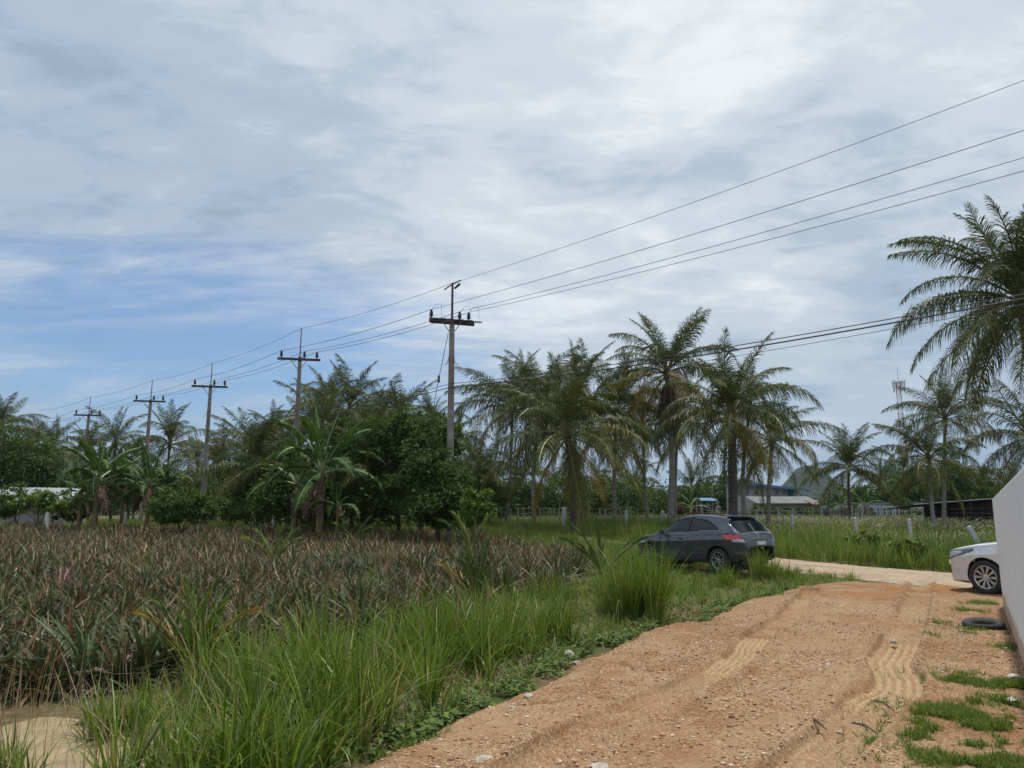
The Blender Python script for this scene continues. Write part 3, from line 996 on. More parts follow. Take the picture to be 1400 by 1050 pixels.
# SUV: nose at 0, tail at 4.3
def suv_cls(c, u, fj, nv, NB, arch, zb, zt):
    x, y, z = c[:, 0], np.abs(c[:, 1]), c[:, 2]
    r = np.zeros(len(c), int)
    gr = fj >= NB
    fb = (fj - NB) / (nv - NB)
    # side glass: between belt and roof rail, tapering to a point at the tail
    up = 0.47 - 0.30 * sstep(2.7, 3.55, x)
    side = gr & (fb < up) & (x > 1.28 + 0.0 * x) & (x < 3.55) & (fb > 0.03 + 0.04 * (x > 2.8)) & (z < np.interp(x, [1.2, 1.45, 1.7, 2.0, 2.5, 3.0, 3.4, 3.6], [1.02, 1.18, 1.34, 1.43, 1.475, 1.42, 1.24, 1.08]))
    pil = (np.abs(x - 2.36) < 0.035)
    r[side & ~pil & (x < 2.36)] = 1
    r[side & ~pil & (x >= 2.36)] = 2
    r[side & pil] = 3
    ws = gr & (fb > 0.40) & (x > 1.12) & (x < 1.86)
    r[ws & (r == 0)] = 4
    rw = gr & (fb > 0.34) & (x > 3.74) & (x < 4.12) & (z > 1.06)
    r[rw] = 5
    clad = ((z < 0.37) | ((arch < 0.055))) & ~gr
    clad |= (x > 3.9) & (z < 0.52) & ~gr
    clad |= (x < 0.25) & (z < 0.45)
    r[clad] = 3
    tl = ~gr & (x > 3.62) & (z > 0.86 - 0.03 * (x - 3.8)) & (z < 1.045 + 0.0 * x) & (y > 0.40)
    tl &= (z > 0.98 - 0.34 * (x - 3.62))
    r[tl] = 6
    r[tl & (z < 0.925) & (x > 3.98)] = 10
    hl = (x < 0.62) & (z > 0.66 + 0.10 * x) & (z < 0.78 + 0.09 * x) & (y > 0.42) & ~gr
    r[hl] = 7
    gl = (x < 0.18) & (z > 0.56) & (z < 0.72) & (y < 0.5)
    r[gl] = 3
    return r


suv = dict(
    top=[(0, 0.62), (0.03, 0.74), (0.12, 0.86), (0.5, 0.96), (1.0, 1.035), (1.18, 1.07), (1.5, 1.30), (1.8, 1.485), (2.1, 1.565), (2.5, 1.60), (3.0, 1.585), (3.5, 1.545), (3.78, 1.50), (3.84, 1.44), (3.98, 1.27), (4.14, 1.08), (4.21, 1.02), (4.26, 0.93), (4.30, 0.72)],
    bot=[(0, 0.50), (0.04, 0.36), (0.15, 0.26), (0.6, 0.24), (3.7, 0.26), (4.05, 0.33), (4.22, 0.40), (4.30, 0.52)],
    plan=[(0, 0.42), (0.03, 0.56), (0.1, 0.68), (0.25, 0.79), (0.5, 0.865), (0.9, 0.885), (2.2, 0.885), (3.5, 0.885), (3.85, 0.865), (4.06, 0.80), (4.19, 0.71), (4.26, 0.62), (4.30, 0.52)],
    belt=[(0, 0.60), (0.12, 0.78), (0.5, 0.87), (1.1, 0.95), (2.2, 0.99), (3.3, 1.05), (3.8, 1.06), (4.1, 1.04), (4.2, 0.97), (4.3, 0.68)],
    roofw=0.70, wheel_r=0.335, axles=(0.86, 3.46), rim=0.70, spokes=5, twin=True, rimmat='rimdark', classify=suv_cls, crease=0.78,
    parts={0: ('body', CARM['grey'], 0.0, False), 1: ('side_window', CARM['glass'], -0.006, True), 2: ('side_window', CARM['glass'], -0.006, True), 3: ('cladding', CARM['black'], 0.004, False),
           4: ('windscreen', CARM['glass'], -0.005, False), 5: ('rear_window', CARM['glass'], -0.006, False), 6: ('tail_light', CARM['red'], 0.006, True), 7: ('headlight', CARM['clear'], 0.004, True), 10: ('reversing_light', CARM['clear'], 0.006, True)})
SUV_H = R(90 + 34)
_f = np.array((math.cos(SUV_H), math.sin(SUV_H))); _g = G(984, 783)
cS = _g + _f * 1.31 + np.array((_f[1], -_f[0])) * 0.80
sx_, sy_ = cS[0], cS[1]
suvr, _ = make_car('parked_car', 'dark grey compact SUV parked in the long grass beside the dirt yard', (sx_, sy_, 0.0), SUV_H, 4.3, 1.77, suv)
LS = 4.3 / 2
m = MB(); m.box((4.275 - LS, 0, 0.80), (0.03, 0.36, 0.13)); pl_ = m.build('number_plate', CARM['plate'], suvr)
m = MB(); m.box((3.70 - LS, 0, 1.555), (0.30, 1.12, 0.03), top=(0.9, 0.96)); m.build('spoiler', CARM['grey'], suvr)
m = MB(); m.box((4.25 - LS, 0, 0.925), (0.05, 0.75, 0.035)); m.build('tailgate_trim', CARM['chrome'], suvr)
for s in (1, -1):
    m = MB(); m.tube([(1.9 - LS, s * 0.60, 1.555), (2.1 - LS, s * 0.60, 1.61), (3.3 - LS, s * 0.58, 1.60), (3.55 - LS, s * 0.57, 1.55)], 0.014, 6)
    m.build('roof_rail', CARM['black'], suvr)
    m = MB(); m.box((1.42 - LS, s * 0.97, 1.03), (0.10, 0.20, 0.13), top=(0.7, 0.85)); m.build('door_mirror', CARM['grey'], suvr)
    m = MB(); m.box((1.62 - LS, s * 0.855, 0.992), (0.9 * 2.1, 0.03, 0.018)); m.build('window_trim', CARM['chrome'], suvr)
    m = MB(); m.box((2.12 - LS, s * 0.885, 0.88), (0.17, 0.03, 0.03)); m.build('door_handle', CARM['grey'], suvr)
    for xd in (1.30, 2.36):
        m = MB(); m.box((xd - LS, s * 0.8785, 0.66), (0.008, 0.012, 0.56)); m.build('door_gap', CARM['black'], suvr)
    m = MB(); m.box((4.20 - LS, s * 0.58, 0.50), (0.04, 0.16, 0.05)); m.build('rear_reflector', CARM['red'], suvr)
m = MB(); m.tube([(3.4 - LS, 0, 1.60), (3.52 - LS, 0, 1.66)], [0.03, 0.01], 6); m.build('roof_antenna', CARM['black'], suvr)


# silver people carrier, only its front shows
def van_cls(c, u, fj, nv, NB, arch, zb, zt):
    x, y, z = c[:, 0], np.abs(c[:, 1]), c[:, 2]
    r = np.zeros(len(c), int)
    gr = fj >= NB
    fb = (fj - NB) / (nv - NB)
    side = gr & (fb < 0.47) & (fb > 0.03) & (x > 1.55) & (x < 4.8)
    pil = (np.abs(x - 2.5) < 0.04) | (np.abs(x - 3.7) < 0.04)
    r[side & ~pil] = 1
    r[side & pil] = 3
    r[gr & (fb > 0.42) & (x > 1.3) & (x < 2.2) & (r == 0)] = 4
    r[gr & (fb > 0.4) & (x > 4.9) & (z > 1.15)] = 5
    r[(z < 0.235) & ~gr] = 3
    lo = 0.63 + 0.33 * x; hi = 0.835 + 0.13 * x
    hl = (x < 0.78) & (x > 0.01) & (z > lo) & (z < hi) & (y > 0.40) & ((z - lo) > 0.0)
    r[hl] = 8
    r[hl & (z > lo + 0.035) & (z < hi - 0.02) & (x > 0.14) & (x < 0.5)] = 7
    r[(x < 0.10) & (z > 0.58) & (z < 0.84) & (y < 0.45)] = 3
    fog = (x > 0.0) & (x < 0.14) & (z > 0.36) & (z < 0.55) & (y > 0.5)
    r[fog] = 3
    r[(x < 0.16) & (z > 0.27) & (z < 0.42) & (y < 0.5)] = 3
    return r


van = dict(
    top=[(0, 0.66), (0.02, 0.76), (0.07, 0.85), (0.3, 0.945), (0.8, 1.06), (1.25, 1.125), (1.4, 1.16), (1.9, 1.50), (2.2, 1.64), (2.8, 1.72), (4.2, 1.71), (4.8, 1.66), (4.95, 1.5), (5.05, 1.15), (5.11, 0.9)],
    bot=[(0, 0.40), (0.03, 0.30), (0.12, 0.22), (0.6, 0.20), (4.6, 0.22), (5.0, 0.3), (5.11, 0.5)],
    plan=[(0, 0.52), (0.02, 0.62), (0.07, 0.71), (0.18, 0.80), (0.35, 0.88), (0.6, 0.95), (1.0, 0.985), (4.6, 0.985), (4.9, 0.93), (5.06, 0.82), (5.11, 0.6)],
    belt=[(0, 0.64), (0.07, 0.82), (0.3, 0.90), (0.8, 0.985), (1.4, 1.06), (3.0, 1.08), (4.8, 1.12), (5.0, 1.05), (5.11, 0.85)],
    roofw=0.74, wheel_r=0.355, axles=(0.98, 4.04), rim=0.69, spokes=10, twin=False, rimmat='rim', classify=van_cls, crease=0.8,
    parts={0: ('body', CARM['silver'], 0.0, False), 1: ('side_window', CARM['glass'], -0.006, True), 3: ('cladding', CARM['black'], -0.004, False), 4: ('windscreen', CARM['glass'], -0.005, False),
           5: ('rear_window', CARM['glass'], -0.006, False), 7: ('headlight', CARM['clear'], 0.006, True), 8: ('headlight', CARM['lampdark'], 0.003, True)})
VH = R(90 + 27)
wp = at(1351, 792, 15.9)
fwd = np.array((math.cos(VH), math.sin(VH))); lft = np.array((-fwd[1], fwd[0]))
# near front wheel (left side of the car) is put at wp
LV = 5.11
cV = wp[:2] + fwd * (-(LV / 2 - 0.98)) - lft * (0.985 - 0.125)
vanr, _ = make_car('parked_car', 'silver people carrier parked behind the white wall with only its front showing', (cV[0], cV[1], -0.02), VH, LV, 1.97, van)
for s in (1, -1):
    m = MB(); m.lathe([(0.0, 0.0), (0.045, 0.0), (0.04, 0.02), (0.0, 0.025)], 14, Matrix.Translation((0.15 - LV / 2, s * 0.70, 0.47)) @ Matrix.Rotation(-math.pi / 2, 4, 'Y')); m.build('fog_lamp', CARM['clear'], vanr)
    m = MB(); m.box((1.75 - LV / 2, s * 1.08, 1.17), (0.12, 0.24, 0.17), top=(0.7, 0.85)); m.build('door_mirror', CARM['silver'], vanr)
    m = MB(); m.box((1.42 - LV / 2, s * 0.9785, 0.66), (0.008, 0.012, 0.66)); m.build('door_gap', CARM['black'], vanr)


# ------------------------------------------------------------------ white wall end at the right
def plaster_mat():
    m, nt, N, L, P = mat_base('white_plaster')
    v = geopos(nt)
    base = ramp(nt, noise(nt, 1.6, 6, 0.6, v), [(0.3, (0.76, 0.765, 0.78)), (0.7, (0.83, 0.83, 0.84))])
    mp = N.new('ShaderNodeMapping'); mp.inputs['Scale'].default_value = (1.2, 1.2, 0.8); L.new(v, mp.inputs[0])
    st = ramp(nt, noise(nt, 2.0, 5, 0.6, mp.outputs[0]), [(0.5, (0, 0, 0)), (0.8, (0.12,) * 3)])
    c = mixc(nt, st, base, (0.50, 0.47, 0.43))
    sx = N.new('ShaderNodeSeparateXYZ'); L.new(v, sx.inputs[0])
    a = N.new('ShaderNodeMath'); a.operation = 'MULTIPLY_ADD'; L.new(noise(nt, 5, 6, 0.7, v), a.inputs[0]); a.inputs[1].default_value = -0.5; L.new(sx.outputs[2], a.inputs[2])
    sp = ramp(nt, a.outputs[0], [(0.0, (0.8,) * 3), (0.10, (0, 0, 0))])
    L.new(mixc(nt, sp, c, (0.42, 0.27, 0.16)), P.inputs['Base Color'])
    P.inputs['Roughness'].default_value = 0.8
    L.new(bump(nt, noise(nt, 30, 6, 0.6, v), 0.15, 0.004), P.inputs['Normal'])
    return m


M['plaster'] = plaster_mat()
w0 = G(1372, 830, 0.0); w1 = G(1398, 905, 0.0)
wd = (w1 - w0) / np.hypot(*(w1 - w0)); wn2 = np.array((-wd[1], wd[0])); wn2 = wn2 if wn2 @ np.array((1, 0.)) > 0 else -wn2


def on_plane(px, py, o, e):
    d = ray(px, py)
    A = np.array(((d[0], -e[0]), (d[1], -e[1])))
    k, t = np.linalg.solve(A, o)
    return t, CAMH + d[2] * k


t0, zc0 = on_plane(1357, 682, w0, wd)
t1, zc1 = on_plane(1400, 637, w0, wd)
print('wall', t0, zc0, t1, zc1)
slp = (zc1 - zc0) / (t1 - t0)
q0, q1, q2 = w0, w0 + wd * t1 * 1.02, w0 + wd * (t1 + 2.3)
tops = (zc0, zc0 + slp * (t1 * 1.02 - t0), zc0 + slp * (t1 * 1.02 - t0) + 0.1)
TH = 0.14
V = []
for off in (0, TH):
    for (q, zt) in ((q0, tops[0]), (q1, tops[1]), (q2, tops[2])):
        p = q + wn2 * off
        V += [(p[0], p[1], -0.35), (p[0], p[1], zt)]
wm = MB(); wm.add(V, [(0, 1, 3, 2), (2, 3, 5, 4), (6, 8, 9, 7), (8, 10, 11, 9), (0, 6, 7, 1), (4, 5, 11, 10), (1, 7, 9, 3), (3, 9, 11, 5), (0, 2, 8, 6), (2, 4, 10, 8)])
wo = wm.build('white_wall', M['plaster'])
bv = wo.modifiers.new('bevel', 'BEVEL'); bv.width = 0.012; bv.segments = 2; bv.limit_method = 'ANGLE'
tag(wo, 'smooth white wall with a sloping top cut off by the right edge of the view', 'wall')


# ------------------------------------------------------------------ utility poles
POLES = []      # (x, y, z ground, crossarm z, direction)
ldir = np.array((9.0, -8.0)); ldir /= np.hypot(*ldir); lper = np.array((ldir[1], -ldir[0]))


def make_pole(px, ytop, yarm, D, label, main=False, base_px=None):
    a = at(px, yarm, D); t = at(px, ytop, D)
    x, y = a[0], a[1]
    z0 = float(terr(x, y)); H = a[2] - z0; Ht = t[2] - z0
    root = empty('utility_pole', (x, y, z0))
    tag(root, label, 'utility pole', 'concrete power poles in a line across the field')
    h1 = H + 0.35 * (0 if main else 1) * 0.5
    m = MB(); m.box((0, 0, h1 / 2 - 0.3), (0.32, 0.26, h1 + 0.6), 0.3, top=(0.62, 0.62)); p = m.build('pole_shaft', M['concrete_pole'], root)
    m = MB(); zb = H * 0.66; k = 0.245
    m.box((0, 0, (H * 0.60 + H * 0.84) / 2), (k, k * 0.82, H * 0.24), 0.3, top=(0.93, 0.93)); m.build('rust_stain', M['rust_stain'], root)
    # top rod
    m = MB(); m.tube([(0, 0, h1 - 0.5), (0, 0, Ht)], [0.055 if main else 0.035, 0.05 if main else 0.025], 8); m.build('top_rod', M['steel_red'], root)
    if main:
        m = MB(); m.tube([(0.1, 0.02, Ht - 0.25), (0.34, -0.2, Ht - 0.1)], [0.045, 0.06], 8); m.build('insulator', M['porcelain'], root)
        m = MB(); m.tube([(-0.4, 0.36, Ht - 0.2), (0, 0, Ht - 0.05), (0.4, -0.36, Ht + 0.02)], 0.03, 6); m.build('wire_clamp', M['steel_dark'], root)
    ang = math.atan2(lper[1], lper[0]) + (0.0)
    ang = 0.30 if main else 0.22
    ux, uy = math.cos(ang), math.sin(ang)
    half = 1.02 if main else 1.15
    m = MB(); m.box((0, -0.16, H), (half * 2, 0.10, 0.13 if not main else 0.16), ang); arm = m.build('crossarm', M['steel_dark'], root)
    if main:
        m = MB(); m.box((0, 0.16, H), (half * 2, 0.10, 0.16), ang); m.build('crossarm', M['steel_dark'], root)
    for s in (-1, 1):
        m = MB(); m.tube([(s * 0.42 * ux, s * 0.42 * uy - 0.16, H - 0.06), (0.02 * s, -0.13, H - 0.62)], 0.022, 5); m.build('brace', M['galv'], root)
    ins = []
    for o in (-0.95, 0.28, 0.95) if not main else (-0.93, 0.36, 0.78):
        ix, iy = o * ux, o * uy - 0.16
        m = MB(); m.lathe([(0.03, 0), (0.035, 0.07), (0.085, 0.09), (0.09, 0.15), (0.055, 0.17), (0.085, 0.2), (0.08, 0.26), (0.045, 0.28), (0.065, 0.31), (0.06, 0.36), (0.03, 0.385)], 12, Matrix.Translation((ix, iy, H + 0.07)))
        m.build('insulator', M['porcelain'], root, True)
        ins.append((x + ix, y + iy, z0 + H + 0.46))
    if main:
        for (o, dx, dy) in ((0.12, 0.42, -0.16), (0.52, 0.42, -0.12), (0.98, 0.42, -0.02), (-0.75, 0.5, -0.1)):
            m = MB()
            p0 = Vector((o * ux, o * uy - 0.2, H + 0.02)); d_ = Vector((dx, dy, -0.02))
            for q in range(5):
                a_ = p0 + d_ * (q / 5); b_ = p0 + d_ * ((q + 0.75) / 5)
                m.tube([a_, a_.lerp(b_, 0.5), b_], [0.035, 0.062, 0.035], 8)
            m.build('strain_insulator', M['porcelain'], root)
        for o in (-0.9, 0.4, 0.8):
            m = MB(); q = [(o * ux, o * uy - .16, H + 0.46), (o * ux + 0.2, o * uy - .25, H + 0.68), (o * ux + 0.42, o * uy - .35, H + 0.66), (o * ux + 0.46, o * uy - .4, H + 0.1)]
            m.tube(q, 0.009, 4); m.build('jumper_wire', M['wire'], root)
    # bracket hooks below the rust stain
    hz = H * (0.78 if not main else 0.80)
    for s in (-1, 1):
        m = MB(); m.tube([(s * 0.12, -0.1, hz + 0.35), (s * 0.16, -0.12, hz + 0.1), (s * 0.3, -0.14, hz - 0.02)], 0.018, 5); m.build('hook', M['galv'], root)
    return dict(x=x, y=y, z0=z0, H=H, Ht=Ht, ins=ins, top=(x, y, z0 + Ht))


PL = [make_pole(618, 387, 440, 32, 'nearest grey concrete power pole with double crossarm and guy wire, above the dark bushes', True),
      make_pole(410, 449, 492, 40, 'concrete power pole rising behind the large banana plant'),
      make_pole(288, 497, 529, 49, 'rust stained concrete power pole standing full height left of the broadleaf trees'),
      make_pole(206, 520, 549, 56, 'thin concrete power pole between the two banana clumps'),
      make_pole(121.5, 543, 568, 65, 'farthest and smallest concrete power pole, left of the others')]
nxt = np.array(PL[0]['ins'][0]) + np.array((ldir[0], ldir[1], 0)) * 34
far = np.array((PL[4]['x'] - 10.5, PL[4]['y'] + 9, 0))


def catenary(m, a, b, sag, rad, n=14, s=5):
    a, b = Vector(tuple(map(float, a))), Vector(tuple(map(float, b)))
    pts = [a.lerp(b, t) - Vector((0, 0, sag * 4 * t * (1 - t))) for t in np.linspace(0, 1, n)]
    m.tube(pts, rad, s, cap=False)


def off_frame(px, py, a, ext=1.9, sag=0.6):
    """point on the wire's way to the next pole beyond the right edge"""
    # intersect the pixel ray with the vertical plane through a along the line direction of the span
    d = ray(px, py); o = np.array(a)
    e = SPAN
    # solve (k*d)_xy = o_xy + t*e
    A = np.array(((d[0], -e[0]), (d[1], -e[1])))
    k, t = np.linalg.solve(A, o[:2])
    z = CAMH + d[2] * k + sag * 4 * (1 / ext) * (1 - 1 / ext)
    p = np.array((o[0] + e[0] * t * ext, o[1] + e[1] * t * ext, o[2] + (z - o[2]) * ext))
    return p


SPAN = np.array((13.6, -14.6)); SPAN /= np.hypot(*SPAN)
wl_ = [('top', (1400, 110), 'thin overhead wire strung along the rod tops of the poles'), (0, (1400, 184), 'overhead wire on the left-hand insulators, second highest'), (1, (1400, 221), 'overhead wire on the middle insulators of the poles'), (2, (1400, 239), 'overhead wire on the right-hand insulators, lowest of the upper four')]
for key, pix, lab in wl_:
    m = MB()
    P_ = [p['top'] if key == 'top' else p['ins'][key] for p in PL]
    e = off_frame(pix[0], pix[1], P_[0])
    catenary(m, P_[0], e, 0.5 if key != 'top' else 0.6, 0.010 if key != 'top' else 0.009, 30)
    for a, b in zip(P_[:-1], P_[1:]):
        catenary(m, a, b, 0.18, 0.012 if key != 'top' else 0.010)
    catenary(m, P_[-1], np.array(P_[-1]) + np.array((-10.5, 9, 0)), 0.3, 0.014)
    tag(m.build('overhead_wire', M['wire']), lab, 'wire', 'power wires between the poles')
# lower communication cables
for dzc, rad, (pix), lab in ((0.0, 0.022, (1240, 438), 'thick black lower cable running behind the palm crowns'), (0.16, 0.014, (1240, 432), 'black cable just above the thick lower one'), (-0.3, 0.008, (1240, 446), 'thin black cable, lowest of the three lower cables')):
    m = MB()
    P_ = [(p['x'], p['y'] - 0.15, p['z0'] + at(618, 532, 32)[2] + dzc * 1.0 - (0.35 * i)) for i, p in enumerate(PL)]
    e = off_frame(pix[0], pix[1], P_[0], 1.6, 0.45)
    catenary(m, P_[0], e, 0.45, rad, 30)
    for a, b in zip(P_[:-1], P_[1:]):
        catenary(m, a, b, 0.2, rad * 0.8)
    tag(m.build('lower_cable', M['cable']), lab, 'cable', 'communication cables below the power wires')
m = MB(); g0 = at(613, 455, 31.8); g1 = at(597, 532, 31.5); g2 = at(580, 640, 31)
m.tube([g0, g1, g2], 0.014, 5)
gw = m.build('guy_wire', M['cable'])
tag(gw, 'guy wire slanting down from the nearest pole with a black strain insulator', 'wire')
gi = g0 + (g1 - g0) * 0.82
m = MB(); m.lathe([(0.02, -0.18), (0.06, -0.12), (0.045, -0.02), (0.06, 0.08), (0.02, 0.16)], 10, Matrix.Translation(Vector(gi))); m.build('strain_insulator', M['porcelain'], gw)


# ------------------------------------------------------------------ coconut palms
def frond_mesh(name, L, e0, bend, nl, ll, hang, lmat, rmat, seed, wid=0.05, ragged=0.0, vee=0.35, fwk=1.0):
    """a pinnate frond growing along +X from the origin"""
    rg = np.random.default_rng(seed)
    n = 14
    t = np.linspace(0, 1, n)
    th = e0 - bend * t ** 1.3
    ds = L / (n - 1)
    X = np.concatenate([[0], np.cumsum(np.cos((th[1:] + th[:-1]) / 2) * ds)])
    Z = np.concatenate([[0], np.cumsum(np.sin((th[1:] + th[:-1]) / 2) * ds)])
    Yw = 0.25 * L * rg.uniform(-0.25, 0.25) * t ** 2
    mb = MB()
    mb.tube(np.stack([X, Yw, Z], 1), list(0.045 * (1 - t) ** 0.8 + 0.008), 4, cap=False)
    Vr = np.array(mb.v); Fr = np.array(mb.f)
    # leaflets
    tt = np.tile(np.linspace(0.14, 0.995, nl), 2) + rg.normal(0, 0.006, nl * 2)
    tt = np.clip(tt, 0.1, 1)
    sd = np.repeat([1, -1], nl)
    keep = rg.random(nl * 2) > ragged
    tt, sd = tt[keep], sd[keep]
    N = len(tt)
    px = np.interp(tt, t, X); pz = np.interp(tt, t, Z); py = np.interp(tt, t, Yw); th_ = np.interp(tt, t, th)
    prof = np.interp(tt, [0.1, 0.3, 0.6, 0.85, 1.0], [0.55, 1.0, 0.95, 0.62, 0.30])
    l = ll * prof * rg.uniform(0.85, 1.1, N)
    fw = np.interp(tt, [0, 0.7, 1], [0.45, 0.75, 1.6]) + rg.normal(0, 0.16, N)
    fw = fw * fwk
    T = np.stack([np.cos(th_), np.zeros(N), np.sin(th_)], 1)
    U = np.stack([-np.sin(th_), np.zeros(N), np.cos(th_)], 1)
    S = np.stack([np.zeros(N), sd, np.zeros(N)], 1)
    d0 = S + T * fw[:, None] + U * (vee + rg.normal(0, 0.22, N))[:, None]
    d0 /= np.linalg.norm(d0, axis=1, keepdims=True)
    down = np.array((0, 0, -1.0))
    hg = (hang * rg.uniform(0.4, 1.5, N))[:, None]
    d1 = d0 + down * hg * 0.6; d1 /= np.linalg.norm(d1, axis=1, keepdims=True)
    d2 = d1 + down * hg * 1.3; d2 /= np.linalg.norm(d2, axis=1, keepdims=True)
    p0 = np.stack([px, py, pz], 1)
    p1 = p0 + d0 * (l * 0.3)[:, None]; p2 = p1 + d1 * (l * 0.35)[:, None]; p3 = p2 + d2 * (l * 0.35)[:, None]
    wv = T + U * rg.normal(0, 0.35, (N, 1)); wv /= np.linalg.norm(wv, axis=1, keepdims=True)
    w = wid * rg.uniform(0.8, 1.2, N)[:, None] / 2
    V = np.stack([p0 - wv * w * .6, p0 + wv * w * .6, p1 - wv * w, p1 + wv * w, p2 - wv * w * .8, p2 + wv * w * .8, p3 - wv * w * .12, p3 + wv * w * .12], 1).reshape(-1, 3)
    b = np.arange(N) * 8
    F = np.concatenate([np.stack([b + k, b + k + 1, b + k + 3, b + k + 2], 1) for k in (0, 2, 4)])
    V = np.concatenate([Vr, V]); F2 = F + len(Vr)
    mi = np.concatenate([np.zeros(len(Fr), int), np.ones(len(F2), int)])
    return new_mesh(name, V, np.concatenate([Fr, F2]), [rmat, lmat], mi)


FR = {}
BINS = [  # elevation, bend, length, hang
    (84, 20, 3.7, 0.3), (76, 36, 4.3, 0.5), (66, 58, 4.8, 0.8), (54, 82, 5.1, 1.3), (38, 98, 5.2, 1.8),
    (20, 96, 5.2, 2.2), (-2, 78, 5.0, 2.2), (-26, 54, 4.8, 2.0), (-50, 32, 4.5, 1.8), (-72, 14, 4.0, 1.5)]
for i, (e, b, L_, hg) in enumerate(BINS):
    for v_ in range(2):
        FR[(i, v_)] = frond_mesh('palm_frond', L_, R(e + 5 * v_), R(b * (0.85 + 0.3 * v_)), 96, (0.72 if i < 2 else 0.95 if i < 4 else 1.2), hg, M['palm'] if i < 6 else M['palm_old'], M['rachis'], 100 + i * 7 + v_, 0.038, 0.07, vee=0.3 if i < 3 else 0.1, fwk=1.7 if i < 3 else 1.2)


def recol(me, lm, rm_):
    c = me.copy(); c.materials[0] = rm_; c.materials[1] = lm
    return c


YEL = {i: recol(FR[(i, 1)], M['palm_yellow'], M['rachis']) for i in (4, 5, 6, 7, 8)}
OLD = {i: recol(FR[(i, 0)], M['palm_old'], M['rachis']) for i in (3, 4, 5)}
DEAD = [frond_mesh('dead_palm_frond', 3.6, R(-68 - 6 * k), R(12), 34, 0.9, 1.6, M['palm_dead'], M['rachis_dead'], 300 + k, 0.06, 0.25, vee=-0.2) for k in range(3)]
COCO = MB().lathe([(0.02, -0.14), (0.09, -0.1), (0.12, 0.0), (0.09, 0.1), (0.02, 0.14)], 8).mesh('coconut', M['coconut'], True)
PALMS = []


def palm(px, py, D, scale, label, base_px=None, n=24, yellow=0, dead=0, old=0, seed=0, coco=0, minbin=0, maxbin=9, trunkmat='palm_trunk', tr=0.17, lod=False, group='coconut palms in the grove'):
    rg = random.Random(seed * 31 + 5)
    c = at(px, py, D)
    bx = at(base_px if base_px else px + rg.uniform(-3, 3), 700, D)
    x0, y0 = bx[0], D + rg.uniform(-0.8, 0.8)
    z0 = float(terr(x0, y0))
    root = empty('coconut_palm', (x0, y0, z0))
    tag(root, label, 'palm tree', group)
    H = c[2] - z0
    dx, dy = c[0] - x0, c[1] - y0
    tr *= 0.82
    m = MB(); pts, rad = [], []
    bow = rg.uniform(-0.04, 0.04) * H
    nseg = 26
    for k in range(nseg + 1):
        t = k / nseg
        pts.append((dx * t ** 1.4 + bow * math.sin(t * math.pi), dy * t ** 1.4, -0.3 + (H + 0.3) * t))
        r = tr * (1 + 0.7 * max(0, 0.12 - t) / 0.12) * (1 - 0.28 * t)
        rad.append(r * (1.05 if k % 2 else 0.95))
    m.tube(pts, rad, 10)
    m.build('trunk', M[trunkmat], root)
    # fibrous heart where the stalks leave the trunk
    m = MB(); m.lathe([(tr * .7, -0.5), (tr * 1.05, -0.1), (tr * 1.2, 0.15), (tr * .8, 0.4), (0.03, 0.6)], 9, Matrix.Translation((dx, dy, H)))
    m.build('crown_heart', M['palm_dead'], root)
    ga = 2.39996
    a0 = rg.uniform(0, 6.28)
    yset = set(range(n - yellow - 1, n - 1))
    for k in range(n):
        t = k / (n - 1)
        b = minbin + (maxbin - minbin) * t ** 0.85
        bi = int(min(9, max(0, round(b + rg.uniform(-0.5, 0.5)))))
        me = FR[(bi, rg.randrange(2))]
        if k in yset:
            me = YEL[min(8, max(4, bi))]
        elif k >= n - yellow - old - 1 and bi in OLD:
            me = OLD[bi]
        f = link('frond', me, root, (dx, dy, H + 0.25 * (1 - t)), (rg.uniform(-0.5, 0.5), rg.uniform(-0.16, 0.16), a0 + ga * k + rg.uniform(-0.25, 0.25)), 1.07 * scale * rg.uniform(0.86, 1.12))
    for k in range(dead):
        link('dead_frond', DEAD[k % 3], root, (dx, dy, H - 0.15), (0, rg.uniform(-0.1, 0.15), rg.uniform(0, 6.28)), scale * rg.uniform(0.85, 1.3))
    for k in range(coco):
        a = rg.uniform(0, 6.28); r = tr + rg.uniform(0.08, 0.3)
        link('coconut', COCO, root, (dx + math.cos(a) * r, dy + math.sin(a) * r, H - rg.uniform(0.05, 0.5)), (0.3, 0.2, a), 1.0)
    return root


# foreground grove, read left to right; (crown px, crown py, distance, frond scale)
palm(1396, 416, 28, 1.04, 'largest coconut palm, reaching above the white wall at the right edge', 1396, n=50, old=14, seed=1, coco=5, maxbin=8.4, tr=0.25, trunkmat='palm_trunk_dark')
palm(912, 512, 45, 0.97, 'tallest palm behind the SUV, with yellow fronds and a skirt of dead brown fronds', 913, n=32, yellow=10, dead=30, seed=3, maxbin=7.8, tr=0.25)
palm(776, 598, 38, 0.98, 'broad palm with long drooping olive fronds, left of the tall yellowing palm', 783, n=36, yellow=3, old=12, seed=4, coco=3, maxbin=8.8, tr=0.22, trunkmat='palm_trunk_dark')
palm(786, 560, 46, 0.95, 'palm directly behind the broad drooping palm, pale trunk beside the dark one', 789, n=22, seed=5, maxbin=6)
palm(700, 562, 54, 1.0, 'slim palm at the left of the grove with fronds arching to the left', 691, n=26, seed=6, maxbin=7, tr=0.16)
palm(738, 556, 50, 0.95, 'palm with an orange hanging frond between the slim palm and the broad one', 731, n=28, yellow=3, old=6, seed=7, maxbin=8.5)
palm(843, 566, 50, 1.0, 'palm with a yellow frond pointing left, between the broad palm and the tallest', 841, n=30, yellow=4, old=6, seed=8, maxbin=8.6, coco=3, tr=0.2)
palm(880, 585, 55, 0.85, 'smaller palm half hidden left of the tallest trunk', 883, n=20, seed=9, maxbin=8, tr=0.18)
